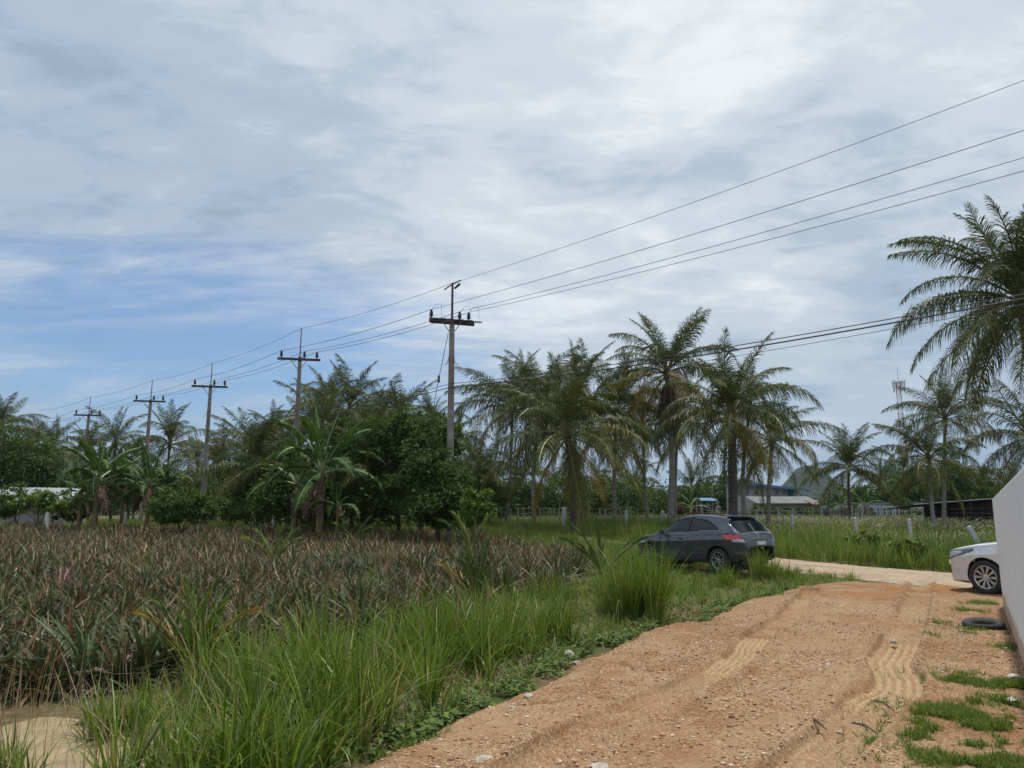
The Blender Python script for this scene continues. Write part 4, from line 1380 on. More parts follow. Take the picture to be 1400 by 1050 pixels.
palm(928, 572, 54, 0.9, 'palm behind the tallest one, thin trunk close beside its trunk', 922, n=22, old=3, seed=10, maxbin=8)
palm(1000, 572, 38, 0.92, 'palm with a thick dark trunk right of the tallest palm', 1001, n=34, old=11, yellow=2, seed=11, maxbin=8.8, tr=0.32, trunkmat='palm_trunk_dark', coco=5)
palm(1026, 556, 47, 0.7, 'palm with a straight grey trunk in front of the blue roofed house', 1016, n=22, seed=12, maxbin=7)
palm(1055, 606, 46, 0.80, 'palm leaning right at the right end of the grove, before the house', 1053, n=26, seed=13, maxbin=7.6, tr=0.18)
palm(1160, 642, 58, 0.80, 'small palm standing alone in the meadow in front of the hill', 1161, n=30, old=4, seed=14, maxbin=7.2, tr=0.16, trunkmat='palm_trunk_dark')
palm(1270, 630, 43, 0.68, 'leaning palm left of the pair in front of the open shed', 1266, n=26, old=4, seed=15, maxbin=8, tr=0.15)
palm(1292, 574, 46, 0.74, 'taller palm right of the pair in front of the open shed', 1291, n=26, yellow=2, seed=16, maxbin=7.2, tr=0.16)
palm(1408, 600, 44, 0.86, 'palm low behind the largest palm, cut by the right edge', 1408, n=26, seed=17, maxbin=7.5)
# left grove
LEFT = [(450, 556, 62, 0.98, 'tall palm behind the second power pole'), (520, 582, 62, 0.9, 'palm rising above the broadleaf trees'), (545, 572, 72, 0.9, 'palm above the broadleaf trees, right of its neighbour'),
        (592, 580, 66, 0.85, 'palm just left of the nearest power pole'), (620, 604, 60, 0.8, 'palm behind the nearest power pole'), (425, 586, 58, 0.9, 'palm to the left behind the second power pole'), (374, 594, 70, 0.85, 'palm left of the second power pole'),
        (398, 620, 56, 0.85, 'low palm beside the large banana plant'), (232, 610, 62, 1.05, 'wide palm right of the fourth power pole'), (300, 645, 54, 1.0, 'low arching palm behind the third power pole'), (332, 620, 66, 0.9, 'palm right of the third power pole'),
        (158, 608, 66, 0.95, 'round headed palm between the two far left power poles'), (118, 622, 74, 0.95, 'palm behind the farthest power pole'), (74, 612, 70, 0.9, 'palm with upright fronds left of the farthest power pole'),
        (44, 614, 76, 0.85, 'palm near the left edge behind the dark tree'), (3, 584, 62, 0.9, 'palm cut by the left edge of the view'), (18, 622, 74, 0.8, 'low palm by the left edge'),
        (655, 640, 66, 0.95, 'low palm right of the nearest power pole'), (270, 634, 72, 0.8, 'palm left behind the third power pole'), (186, 632, 80, 0.8, 'low palm behind the fourth power pole'), (485, 590, 74, 0.85, 'palm behind the large banana plant'), (560, 610, 60, 0.8, 'palm half buried in the broadleaf trees')]
for i, (px, py, D, s, lab) in enumerate(LEFT):
    palm(px, py, D, s * 0.80, lab, None, n=22, old=3, seed=40 + i, maxbin=7.4, tr=0.16, trunkmat='palm_trunk_dark', group='coconut palms of the left grove')
FARP = [(946, 668, 95, 0.9), (1000, 665, 120, 0.9), (1205, 655, 100, 0.9), (1235, 648, 90, 0.9), (1322, 664, 100, 1.0), (1345, 672, 110, 1.0), (868, 670, 100, 1), (820, 665, 90, 1), (758, 668, 88, 1), (715, 655, 84, 1), (670, 665, 92, 1), (640, 650, 80, .9), (1385, 668, 90, 1.0), (1300, 655, 84, 0.9)]
for i, (px, py, D, s) in enumerate(FARP):
    palm(px, py, D, s, 'distant low palm in the far tree line behind the meadow', None, n=16, seed=90 + i, maxbin=6.5, tr=0.16, trunkmat='palm_trunk_dark', group='distant palms of the far tree line')


# ------------------------------------------------------------------ broadleaf crowns
def leaf_cloud(blobs, n, size, rg, nclump=None):
    """leaves gathered in clumps near the surface of several blobs; returns V,F (rhombic folded leaves)"""
    vol = np.array([b[3] * b[4] * b[5] for b in blobs]) ** (2 / 3.); vol /= vol.sum()
    nclump = nclump or max(12, n // 60)
    bi = rg.choice(len(blobs), nclump, p=vol)
    B = np.array(blobs)
    d = rg.normal(size=(nclump, 3)); d /= np.linalg.norm(d, axis=1, keepdims=True)
    r = rg.uniform(0.3, 1.15, nclump) ** 0.6
    cc = B[bi, :3] + d * B[bi, 3:6] * r[:, None]
    ci = rg.integers(0, nclump, n)
    r = np.where(rg.random(nclump) < 0.12, rg.uniform(1.1, 1.4, nclump), r)
    cc = B[bi, :3] + d * B[bi, 3:6] * r[:, None]
    cs = rg.uniform(0.35, 1.2, nclump)[ci] * np.mean(B[:, 3:6]) * 0.24
    p = cc[ci] + rg.normal(size=(n, 3)) * cs[:, None] * np.array((1, 1, 0.7))
    nrm = rg.normal(size=(n, 3)) * 0.8 + np.array((0, 0, 0.75)) + d[ci] * 0.5
    nrm /= np.linalg.norm(nrm, axis=1, keepdims=True)
    ax = np.cross(nrm, rg.normal(size=(n, 3))); ax /= np.maximum(np.linalg.norm(ax, axis=1, keepdims=True), 1e-6)
    bx = np.cross(nrm, ax)
    s = (size * rg.uniform(0.6, 1.3, n))[:, None]
    V = np.stack([p - ax * s, p - bx * s * 0.42 + nrm * s * 0.12, p + ax * s, p + bx * s * 0.42 + nrm * s * 0.12], 1).reshape(-1, 3)
    b = np.arange(n) * 4
    return V, np.stack([b, b + 1, b + 2, b + 3], 1)


def broadleaf(name, loc, blobs, n, size, mat, label, cat, seed, group=None, trunk_h=1.5, tr=0.12, limbs=7):
    rg = np.random.default_rng(seed)
    x, y = loc
    z0 = float(terr(x, y))
    root = empty(name, (x, y, z0))
    tag(root, label, cat, group)
    m = MB()
    top = Vector((blobs[0][0], blobs[0][1], blobs[0][2]))
    fork = Vector((0, 0, trunk_h))
    m.tube([(0, 0, -0.3), (0.03, 0, trunk_h * .5), fork], [tr * 1.3, tr, tr * .9], 8)
    for k in range(limbs):
        b = blobs[k % len(blobs)]
        e = Vector((b[0] + rg.uniform(-.5, .5) * b[3], b[1] + rg.uniform(-.5, .5) * b[4], b[2] + rg.uniform(-.2, .6) * b[5]))
        mid = fork.lerp(e, 0.5) + Vector(rg.normal(size=3)) * 0.12
        m.tube([fork, mid, e], [tr * .6, tr * .35, tr * .1], 6)
    m.build('trunk', M['bark'], root)
    V, F = leaf_cloud(blobs, n, size, rg)
    o = link('crown', new_mesh('crown', V, F, [mat]), root)
    return root


# the dark clump of broadleaf trees left of the nearest pole (pixel centre, radius px, depth)
def pxblobs(base, items):
    """items: (px,py,rx_px,rz_px,D) -> blobs relative to base"""
    z0 = float(terr(*base)); out = []
    for px, py, rx, rz, D in items:
        c = at(px, py, D)
        out.append((c[0] - base[0], c[1] - base[1], c[2] - z0, rx * D / 1000, max(rx, rz) * D / 1000 * 0.8, rz * D / 1000))
    return out


def bl_px(name, px, D, items, n, size, mat, label, cat, seed, **k):
    b = at(px, 700, D)[:2]
    return broadleaf(name, (b[0], b[1]), pxblobs(b, items), n, size, mat, label, cat, seed, **k)


bl_px('broadleaf_tree', 545, 38, [(530, 620, 38, 40, 38), (555, 605, 36, 34, 38.5), (525, 670, 45, 35, 37), (560, 660, 42, 45, 38)], 26000, 0.12, M['tree_dark'], 'left one of the dark broadleaf trees in the dense clump beside the nearest power pole', 'tree', 1, trunk_h=1.2)
bl_px('broadleaf_tree', 598, 30.8, [(596, 612, 32, 30, 34), (618, 668, 30, 32, 30.5), (588, 655, 38, 40, 31), (605, 692, 40, 24, 30)], 30000, 0.10, M['tree_dark'], 'darkest broadleaf tree, wrapped round the foot of the nearest power pole', 'tree', 2, trunk_h=1.0)
bl_px('broadleaf_tree', 575, 37.5, [(575, 592, 36, 22, 37), (540, 598, 30, 20, 37)], 9000, 0.12, M['tree_mid'], 'lighter green broadleaf tree top in the dense clump', 'tree', 3, trunk_h=2.0)
bl_px('broadleaf_tree', 480, 42, [(478, 640, 38, 38, 42), (500, 672, 40, 40, 41), (462, 612, 26, 22, 43)], 16000, 0.12, M['tree_dark'], 'broadleaf tree behind the large banana plant', 'tree', 4)
bl_px('broadleaf_tree', 375, 47, [(372, 645, 38, 40, 47), (355, 680, 42, 34, 46), (400, 680, 40, 36, 45), (335, 660, 30, 30, 48)], 18000, 0.13, M['tree_mid'], 'broad leafy tree between the third power pole and the large banana plant', 'tree', 5)
bl_px('broadleaf_tree', 25, 58, [(20, 635, 48, 38, 58), (55, 640, 34, 32, 57), (-20, 630, 50, 46, 58), (75, 655, 26, 26, 57)], 18000, 0.15, M['tree_dark'], 'dark spreading tree at the left edge behind the pale shed roof', 'tree', 6, trunk_h=2)
bl_px('broadleaf_tree', 290, 60, [(275, 680, 40, 28, 58), (310, 672, 36, 32, 60), (245, 676, 36, 30, 60)], 9000, 0.15, M['tree_dark'], 'dark tree behind the third power pole', 'tree', 7)
bl_px('broadleaf_tree', 175, 64, [(175, 668, 38, 24, 62), (120, 670, 36, 26, 64)], 8000, 0.16, M['tree_mid'], 'leafy tree behind the banana clumps', 'tree', 8)
bl_px('broadleaf_tree', 640, 52, [(645, 670, 28, 28, 52), (668, 678, 24, 22, 53)], 6500, 0.14, M['tree_mid'], 'green tree right behind the nearest power pole', 'tree', 9)
bl_px('broadleaf_tree', 455, 46, [(430, 655, 34, 34, 46), (455, 690, 34, 24, 44)], 7000, 0.13, M['tree_dark'], 'dark green tree just behind the big banana leaves', 'tree', 10)
bl_px('broadleaf_tree', 402, 37.5, [(400, 650, 26, 26, 37.5), (385, 680, 34, 26, 37), (425, 676, 26, 30, 37.5)], 14000, 0.11, M['tree_mid'], 'leafy tree hiding the foot of the second power pole', 'tree', 11)
bl_px('broadleaf_tree', 500, 40, [(500, 610, 30, 26, 40), (520, 590, 24, 22, 40), (470, 600, 24, 24, 41)], 12000, 0.12, M['tree_mid'], 'lighter tree between the large banana plant and the dense clump', 'tree', 13)
for _i, _a in enumerate(((352, 640, 45, 0.85, 'young trunkless palm with arching fronds left of the second power pole'), (505, 650, 38, 0.75, 'young trunkless palm in front of the dense clump'), (540, 590, 48, 0.85, 'palm poking out of the dense clump'), (440, 590, 50, 0.9, 'palm directly behind the large banana plant'), (478, 560, 56, 0.9, 'palm over the broadleaf trees, right of the second power pole'))):
    palm(_a[0], _a[1], _a[2], _a[3], _a[4], None, n=20, old=3, seed=150 + _i, maxbin=6.5, tr=0.16, trunkmat='palm_trunk_dark', group='coconut palms of the left grove')
# shrubs
bl_px('shrub', 250, 36, [(250, 692, 34, 20, 36), (228, 700, 18, 14, 35.5), (272, 700, 18, 14, 36)], 11000, 0.075, M['tree_mid'], 'rounded dark green shrub at the back of the pineapple field below the third pole', 'shrub', 21, trunk_h=0.4, tr=0.05)
bl_px('shrub', 317, 42, [(315, 695, 24, 14, 42), (330, 702, 16, 10, 42)], 3500, 0.085, M['tree_mid'], 'light green shrub right of the rounded dark one', 'shrub', 22, trunk_h=0.3, tr=0.04)
bl_px('shrub', 652, 28, [(650, 684, 17, 14, 28), (660, 700, 14, 14, 28), (642, 706, 11, 14, 28)], 4200, 0.085, M['shrub_bright'], 'bright yellow-green shrub right of the nearest power pole', 'shrub', 23, trunk_h=0.6, tr=0.04)
bl_px('shrub', 25, 44, [(20, 682, 24, 16, 44), (5, 692, 20, 14, 44)], 4000, 0.10, M['tree_mid'], 'green bush in front of the pale shed roof at the left edge', 'shrub', 24, trunk_h=0.5, tr=0.04)
bl_px('shrub', 55, 43, [(58, 684, 20, 12, 43), (30, 692, 14, 9, 42.5), (72, 692, 16, 10, 43)], 4000, 0.09, M['shrub_bright'], 'yellow-green bush in front of the shed roof near the left edge', 'shrub', 25, trunk_h=0.5, tr=0.04)
bl_px('shrub', 112, 45, [(110, 688, 24, 17, 45), (90, 698, 18, 12, 44)], 4000, 0.10, M['tree_dark'], 'dark bush under the left banana clump', 'shrub', 26, trunk_h=0.5, tr=0.04)
bl_px('shrub', 938, 62, [(932, 702, 9, 7, 62), (955, 704, 10, 6, 62)], 1600, 0.10, M['shrub_red'], 'dark red leaved shrub by the fence behind the SUV', 'shrub', 27, trunk_h=0.4, tr=0.04)
bl_px('shrub', 1030, 70, [(1032, 697, 14, 10, 70), (1060, 702, 12, 8, 70)], 2200, 0.12, M['tree_mid'], 'green bush below the blue roofed house', 'shrub', 28, trunk_h=0.4, tr=0.04)
bl_px('shrub', 1095, 74, [(1092, 702, 18, 8, 74), (1115, 702, 12, 7, 74)], 2000, 0.12, M['tree_dark'], 'low dark bush in front of the grey annex roof', 'shrub', 29, trunk_h=0.4, tr=0.04)
bl_px('shrub', 1232, 62, [(1230, 688, 15, 7, 62), (1240, 692, 10, 6, 62)], 1500, 0.10, M['tree_dark'], 'flat topped small tree before the white panel wall', 'shrub', 30, trunk_h=1.4, tr=0.05)
bl_px('shrub', 1245, 66, [(1250, 705, 12, 8, 66), (1238, 707, 10, 6, 66)], 1300, 0.10, M['tree_mid'], 'low bush at the foot of the white panel wall', 'shrub', 31, trunk_h=0.3, tr=0.04)
bl_px('broadleaf_tree', 1300, 80, [(1290, 660, 30, 22, 80), (1325, 672, 28, 20, 82), (1255, 668, 30, 20, 80), (1350, 676, 22, 16, 84)], 12000, 0.2, M['tree_dark'], 'dark tree mass behind the open shed', 'tree', 32)
bl_px('broadleaf_tree', 1200, 84, [(1195, 680, 30, 20, 84), (1222, 672, 24, 22, 86), (1165, 686, 24, 16, 84)], 9000, 0.2, M['tree_mid'], 'leafy tree behind the white panel wall', 'tree', 33)
bl_px('broadleaf_tree', 955, 92, [(950, 682, 34, 18, 92), (985, 676, 26, 22, 94), (920, 684, 26, 16, 92)], 9000, 0.22, M['tree_mid'], 'leafy tree left of the blue roofed house', 'tree', 34)
bl_px('broadleaf_tree', 850, 84, [(850, 688, 40, 26, 84), (800, 686, 40, 26, 84), (890, 686, 34, 24, 86), (825, 672, 26, 18, 86)], 16000, 0.17, M['tree_dark'], 'dark tree row behind the palm trunks', 'tree', 35)
bl_px('broadleaf_tree', 735, 80, [(735, 686, 42, 28, 80), (690, 684, 40, 32, 80), (660, 680, 34, 34, 82), (760, 676, 28, 22, 82)], 18000, 0.17, M['tree_dark'], 'dark tree behind the left palm trunks', 'tree', 36)

# far wood running along the whole back of the plain
rg = np.random.default_rng(77)
blb = []
for k in range(210):
    a = rg.uniform(-55, 52)
    D = rg.uniform(108, 175)
    x = math.tan(R(a)) * D
    h = rg.uniform(3.2, 6.5) * (1.25 if a < -2 else 0.85)
    if 12.5 < a < 24.5: h *= 0.5
    blb.append((x, D, float(terr(x, D)) + h * 0.45, rg.uniform(4, 9), rg.uniform(3, 6), h * 0.62))
V, F = leaf_cloud(blb, 120000, 0.27, rg, 3600)
stuffm('far_wood', V, F, M['wood_far'], 'far-off dark green wood along the edge of the plain', 'woodland')


# ------------------------------------------------------------------ banana plants
def banana_leaf(seed, L, e0, bend, W):
    rg = np.random.default_rng(seed)
    n = 22
    t = np.linspace(0, 1, n)
    th = e0 - bend * t ** 1.4
    ds = L / (n - 1)
    X = np.concatenate([[0], np.cumsum(np.cos(th[1:]) * ds)]); Z = np.concatenate([[0], np.cumsum(np.sin(th[1:]) * ds)])
    mb = MB(); mb.tube(np.stack([X, X * 0, Z], 1), list(0.035 * (1 - t) + 0.006), 4, cap=False)
    nr = len(mb.f)
    w = W * np.interp(t, [0, 0.16, 0.22, 0.5, 0.85, 1], [0, 0, 0.75, 1, 0.7, 0.03])
    for s in (1, -1):
        droop = 0.25
        for k in range(3, n - 1):
            if rg.random() < 0.55: droop = rg.uniform(0.2, 1.7)
            g = 0.12 if rg.random() < 0.4 else 0.0
            if w[k] < 0.02 and w[k + 1] < 0.02: continue
            def pt(i, f, sh):
                a = th[min(i, n - 1)]
                q = 0.55 - droop * f
                wy = w[min(i, n - 1)] * f
                return (X[i] + wy * 0.25 + sh, s * wy * math.cos(q * .8), Z[i] + wy * math.sin(q) * 0.9)
            mb.add([pt(k, 0, 0), pt(k + 1, 0, 0), pt(k + 1, 0.55, -g * ds), pt(k, 0.55, g * ds)], [(0, 1, 2, 3)])
            mb.add([pt(k, 0.55, g * ds), pt(k + 1, 0.55, -g * ds), pt(k + 1, 1, -g * 2 * ds), pt(k, 1, g * 2 * ds)], [(0, 1, 2, 3)])
    mi = [0] * nr + [1] * (len(mb.f) - nr)
    return new_mesh('banana_leaf', mb.v, np.array(mb.f), [M['banana_rib'], M['banana']], mi)


BL = [banana_leaf(500 + i, L_, R(e), R(b), w_) for i, (L_, e, b, w_) in enumerate([(2.5, 84, 20, 0.22), (2.8, 72, 70, 0.26), (2.9, 58, 110, 0.28), (3.0, 42, 110, 0.28), (2.7, 22, 95, 0.28), (2.4, -5, 70, 0.3), (2.0, -45, 35, 0.26)])]
BLD = recol(BL[6], M['palm_dead'], M['rachis_dead'])


def banana(px, py, D, s, label, seed, n=11, lean=0.0, group=None, dead=3):
    rg = random.Random(seed)
    c = at(px, py, D); x0 = c[0] - lean; z0 = float(terr(x0, D)); H = c[2] - z0
    root = empty('banana_plant', (x0, D, z0)); tag(root, label, 'banana plant', group)
    m = MB(); m.tube([(0, 0, -.2), (lean * .4, 0, H * .5), (lean, 0, H)], [0.15 * s, 0.12 * s, 0.07 * s], 8); m.build('stem', M['banana_stem'], root)
    for k in range(n):
        t = k / (n - 1)
        link('leaf', BL[min(5, int(t * 5.2 + rg.uniform(-.4, .6)))] if t > 0 else BL[0], root, (lean, 0, H - 0.1), (rg.uniform(-.2, .2), 0, rg.uniform(-.4, .4) + 2.4 * k), s * rg.uniform(.85, 1.12))
    for k in range(dead):
        link('dead_leaf', BLD, root, (lean, 0, H - 0.2), (0, 0, rg.uniform(0, 6.28)), s * rg.uniform(.7, .95))
    return root


banana(440, 645, 33, 1.28, 'large banana plant with long arching torn leaves at the back of the field', 1, n=16)
banana(405, 660, 35, 1.1, 'smaller banana plant left of the large one', 2, n=10)
banana(462, 690, 32.5, 0.6, 'short young banana plant right beside the large one', 12, n=8, dead=1)
banana(135, 655, 40, 1.1, 'banana plant leading the left clump, leaves spreading over the shed', 3, n=12)
banana(148, 662, 41, 1.0, 'banana plant with a leaning dry stem in the left clump', 4, n=10, lean=0.9)
banana(205, 662, 42, 1.0, 'banana plant with brown hanging leaves in the right clump', 5, n=13, dead=8)
banana(225, 668, 43, 0.9, 'banana plant at the right side of the right clump', 6, n=10)
banana(172, 650, 44, 1.0, 'banana plant with one tall upright leaf between the two clumps', 7, n=9)
banana(112, 672, 42, 0.8, 'lower banana plant at the left side of the left clump', 8, n=9)
banana(1182, 690, 68, 0.9, 'banana plant by the fence in front of the white panel wall', 9, n=9)
banana(1150, 692, 70, 0.8, 'banana plant behind the lone meadow palm', 10, n=9)
banana(1130, 693, 72, 0.7, 'small pale banana plant left of the lone meadow palm', 11, n=8)
banana(945, 692, 66, 0.8, 'banana plant behind the tallest palm trunks', 13, n=8)


# ------------------------------------------------------------------ hills
def hill(name, pxc, ytop, D, wpx, depth, seed, label=None):
    c = at(pxc, ytop, D); hz = c[2]
    hw_ = wpx / 1000 * D
    xs = np.linspace(-1.6, 1.6, 120); ys = np.linspace(-1.2, 1.2, 50)
    XX, YY = np.meshgrid(xs, ys)
    prof = np.exp(-(np.abs(XX) ** 1.55) * 1.3) * np.exp(-(YY ** 2) * 2)
    Z = -6 + (hz + 6) * prof * (0.90 + 0.2 * fbm(XX * 3 + seed, YY * 3, 4, seed)) - 14 * (1 - prof) * 0.3 + hz * 0.05 * (fbm(XX * 22, YY * 22, 3, 3) - .5) * (prof > 0.04)
    V = np.stack([c[0] + XX * hw_, D + YY * depth, Z], -1).reshape(-1, 3)
    tag(link(name, new_mesh(name, V, gridF(120, 50), [M['hill']], smooth=True)), kind='structure')


hill('hill', 1103, 632, 900, 54, 110, 3)
hill('hill', 1390, 655, 1300, 60, 150, 5)
hill('hill', 165, 630, 1100, 62, 150, 8)
hill('hill', 240, 640, 1500, 70, 180, 12)


# ------------------------------------------------------------------ buildings
M['wall_lilac'] = mat_noise('lilac_grey_wall', [(0.3, (0.36, 0.36, 0.43)), (0.7, (0.46, 0.46, 0.53))], 1.2, 0.9, 0.1)
M['blue_sheet'] = mat_noise('blue_roof_sheet', [(0.3, (0.07, 0.16, 0.30)), (0.7, (0.13, 0.25, 0.42))], 1.5, 0.5, 0.1)
M['grey_sheet'] = mat_noise('grey_roof_sheet', [(0.3, (0.13, 0.13, 0.13)), (0.7, (0.22, 0.22, 0.215))], 0.9, 0.8, 0.2)
M['pale_sheet'] = mat_noise('pale_roof_sheet', [(0.3, (0.24, 0.26, 0.26)), (0.7, (0.38, 0.40, 0.395))], 0.9, 0.7, 0.2)
M['rust_sheet'] = mat_noise('rusty_roof_sheet', [(0.3, (0.16, 0.10, 0.10)), (0.7, (0.28, 0.19, 0.18))], 0.9, 0.8, 0.2)
M['win'] = mat_plain('dark_window', (0.02, 0.025, 0.035), 0.1, spec=0.8)
M['frame'] = mat_plain('window_frame_white', (0.45, 0.46, 0.5), 0.6)
M['teal'] = mat_plain('teal_panel', (0.03, 0.15, 0.14), 0.7)
M['wall_pale'] = mat_noise('pale_render', [(0.3, (0.30, 0.29, 0.27)), (0.7, (0.42, 0.41, 0.38))], 1.0, 0.9, 0.1)
M['panel'] = mat_noise('precast_panel', [(0.25, (0.34, 0.34, 0.34)), (0.5, (0.48, 0.48, 0.49)), (0.75, (0.58, 0.58, 0.59))], 1.6, 0.9, 0.2)
M['timber'] = mat_noise('old_timber', [(0.3, (0.05, 0.042, 0.035)), (0.7, (0.13, 0.105, 0.085))], 6, 0.9, 0.3)
M['dark_sheet'] = mat_noise('dark_old_sheet', [(0.3, (0.03, 0.03, 0.032)), (0.7, (0.075, 0.07, 0.07))], 1.5, 0.8, 0.2)


def corrugated(m, x0, x1, y0, z0, y1, z1, pitch=0.3, amp=0.03, th=0.03, zx=0.0):
    """sheet from (y0,z0) to (y1,z1), ribs across X; zx = extra rise per metre X"""
    n = int((x1 - x0) / pitch) * 2 + 1
    xs = np.linspace(x0, x1, n)
    V = []
    for i, x in enumerate(xs):
        dz_ = amp * (i % 2) + zx * (x - x0)
        V += [(x, y0, z0 + dz_), (x, y1, z1 + dz_), (x, y0, z0 + dz_ - th), (x, y1, z1 + dz_ - th)]
    F = []
    for i in range(n - 1):
        a, b = i * 4, i * 4 + 4
        F += [(a, b, b + 1, a + 1), (a + 2, a + 3, b + 3, b + 2), (a, a + 2, b + 2, b), (a + 1, b + 1, b + 3, a + 3)]
    F += [(0, 1, 3, 2), ((n - 1) * 4, (n - 1) * 4 + 2, (n - 1) * 4 + 3, (n - 1) * 4 + 1)]
    m.add(V, F)


# two-storey house with a low blue roof
D = 85
a, b = at(1000, 665, D), at(1090, 665, D)
zg = float(terr(30, D))
hr = empty('house', (a[0], D, zg)); tag(hr, 'two-storey lilac-grey house with a low blue sheet roof seen between the palm trunks', 'house')
W_ = b[0] - a[0]; zr0 = at(1022, 657, D)[2] - zg; zr1 = at(1098, 668, D)[2] - zg
m = MB()
hL = zr0 - 0.22; hR = zr0 + (zr1 - zr0) * (b[0] - at(1022, 657, D)[0]) / (at(1098, 668, D)[0] - at(1022, 657, D)[0]) - 0.22
m.add([(0, 0, 0), (W_, 0, 0), (W_, 2.2, 0), (0, 2.2, 0), (0, 0, hL), (W_, 0, hR), (W_, 2.2, hR), (0, 2.2, hL)], [(0, 1, 5, 4), (1, 2, 6, 5), (2, 3, 7, 6), (3, 0, 4, 7), (4, 5, 6, 7)])
m.build('wall', M['wall_lilac'], hr)
m = MB(); xr0 = -0.8; xr1 = at(1099, 668, D)[0] - a[0] + 0.3; sl_ = (hR - hL) / W_
corrugated(m, xr0, xr1, -1.3, hL + 0.08 + sl_ * xr0, 3.2, hL + 0.25 + sl_ * xr0, 0.3, 0.03, 0.04, sl_); m.build('roof', M['blue_sheet'], hr)
m = MB(); m.add([(xr0, -1.34, hL + sl_ * xr0 - 0.12), (xr1, -1.34, hL + sl_ * xr1 - 0.12), (xr1, -1.34, hL + sl_ * xr1 + 0.12), (xr0, -1.34, hL + sl_ * xr0 + 0.12), (xr0, -1.31, hL + sl_ * xr0 - 0.12), (xr1, -1.31, hL + sl_ * xr1 - 0.12), (xr1, -1.31, hL + sl_ * xr1 + 0.12), (xr0, -1.31, hL + sl_ * xr0 + 0.12)], [(0, 1, 2, 3), (4, 7, 6, 5), (0, 4, 5, 1), (3, 2, 6, 7), (0, 3, 7, 4), (1, 5, 6, 2)])
m.build('fascia', M['blue_sheet'], hr)
for px, w_, h_ in ((1012, 0.42, 0.62), (1034, 0.5, 0.62), (1052, 0.4, 0.6), (1062, 0.45, 0.62), (1072, 0.42, 0.6)):
    q = at(px, 674, D); x, z = q[0] - a[0], q[2] - zg
    m = MB()
    for sx_ in (-1, 1): m.box((x + sx_ * w_ / 2, -0.04, z), (0.07, 0.1, h_ + 0.07))
    for sz_ in (-1, 1): m.box((x, -0.045, z + sz_ * h_ / 2), (w_ + 0.07, 0.1, 0.07))
    m.box((x, -0.035, z), (0.04, 0.08, h_))
    f = m.build('window', M['frame'], hr)
    m = MB(); m.box((x, -0.01, z), (w_, 0.03, h_)); m.build('pane', M['win'], f)
q = at(1081, 675, D); m = MB(); m.box((q[0] - a[0], -0.08, q[2] - zg), (0.62, 0.1, 1.3)); m.build('shutter', M['teal'], hr)
m = MB(); m.box((W_ / 2, -0.03, at(1040, 682, D)[2] - zg), (W_, 0.08, 0.10)); m.build('storey_band', M['frame'], hr)

# annex with long grey roof
D = 78
a, b = at(1038, 690, D), at(1108, 690, D); zg = float(terr(30, D))
ar = empty('annex', (a[0], D, zg)); tag(ar, 'single-storey annex with a long grey sheet roof in front of the two-storey house', 'house')
W_ = b[0] - a[0]; ze = at(1070, 688, D)[2] - zg; zt = at(1070, 682, D + 3)[2] - zg
m = MB(); m.box((W_ / 2, 2, ze / 2 - .05), (W_, 4, ze)); m.build('wall', M['wall_pale'], ar)
m = MB(); corrugated(m, -0.5, W_ + 0.9, -0.8, ze, 3, zt + 0.25, 0.3, 0.03); m.build('roof', M['grey_sheet'], ar)
for x_ in (0.9, 2.6, 4.2):
    m = MB()
    m.box((x_, -0.02, ze * .55), (0.75, 0.09, 0.75)); f = m.build('window', M['frame'], ar); m = MB(); m.box((x_, -0.05, ze * .55), (0.62, 0.06, 0.62)); m.build('pane', M['win'], f)
a2 = at(1108, 690, D - 1)
lr = empty('lean_to', (a2[0], D - 1, zg)); tag(lr, 'small lean-to with a reddish roof at the right end of the grey annex', 'shed')
m = MB(); corrugated(m, 0.0, 1.9, -0.8, ze - 0.12, 1.6, ze + 0.35, 0.3, 0.03, 0.03, -0.03); m.build('roof', M['rust_sheet'], lr)
for x_ in (0.1, 1.75):
    m = MB(); m.box((x_, -0.6, (ze - .2) / 2), (0.09, 0.09, ze - .2)); m.build('post', M['timber'], lr)
m = MB(); m.box((0.9, 1.3, ze / 2), (1.8, 0.08, ze)); m.build('back_wall', M['wall_pale'], lr)
# blue canopy
D = 70
a = at(966, 685, D); zg = float(terr(20, D))
cr = empty('canopy', (a[0], D, zg)); tag(cr, 'small blue sheet canopy on thin posts left of the house', 'canopy')
zc = at(966, 684, D)[2] - zg
m = MB(); corrugated(m, -0.85, 0.85, -1.0, zc - 0.05, 1.0, zc + 0.22, 0.25, 0.03); m.build('roof', M['blue_sheet'], cr)
for x_ in (-0.75, 0.75):
    for y_ in (-0.8, 0.8):
        m = MB(); m.box((x_, y_, zc / 2 - .03), (0.08, 0.08, zc)); m.build('post', M['post_grey'], cr)

# white precast panel wall with slots
D = 72
a, b = at(1122, 700, D), at(1292, 700, D - 3); zg = 0.45
pr = empty('panel_wall', (a[0], a[1], zg), math.atan2(b[1] - a[1], b[0] - a[0])); tag(pr, 'long whitish precast wall with narrow dark slots at the back of the meadow', 'wall')
Lw = math.hypot(b[0] - a[0], b[1] - a[1]); hgt = at(1200, 691, D)[2] - zg
m = MB(); m.box((Lw / 2, 0.45, hgt / 2 + .05), (Lw, 0.06, hgt + 0.5)); m.build('backing_sheet', M['grey_sheet'], pr)
np_ = 20; pw = Lw / np_
pm = MB(); pm.box((-pw * 0.30, 0, hgt / 2), (pw * 0.30, 0.1, hgt)); pm.box((pw * 0.30, 0, hgt / 2), (pw * 0.30, 0.1, hgt)); pm.box((0, 0.0, hgt * 0.14), (pw * 0.32, 0.09, hgt * 0.28)); pm.box((0, 0.0, hgt * 0.93), (pw * 0.32, 0.09, hgt * 0.14))
pme = pm.mesh('panel', M['panel'])
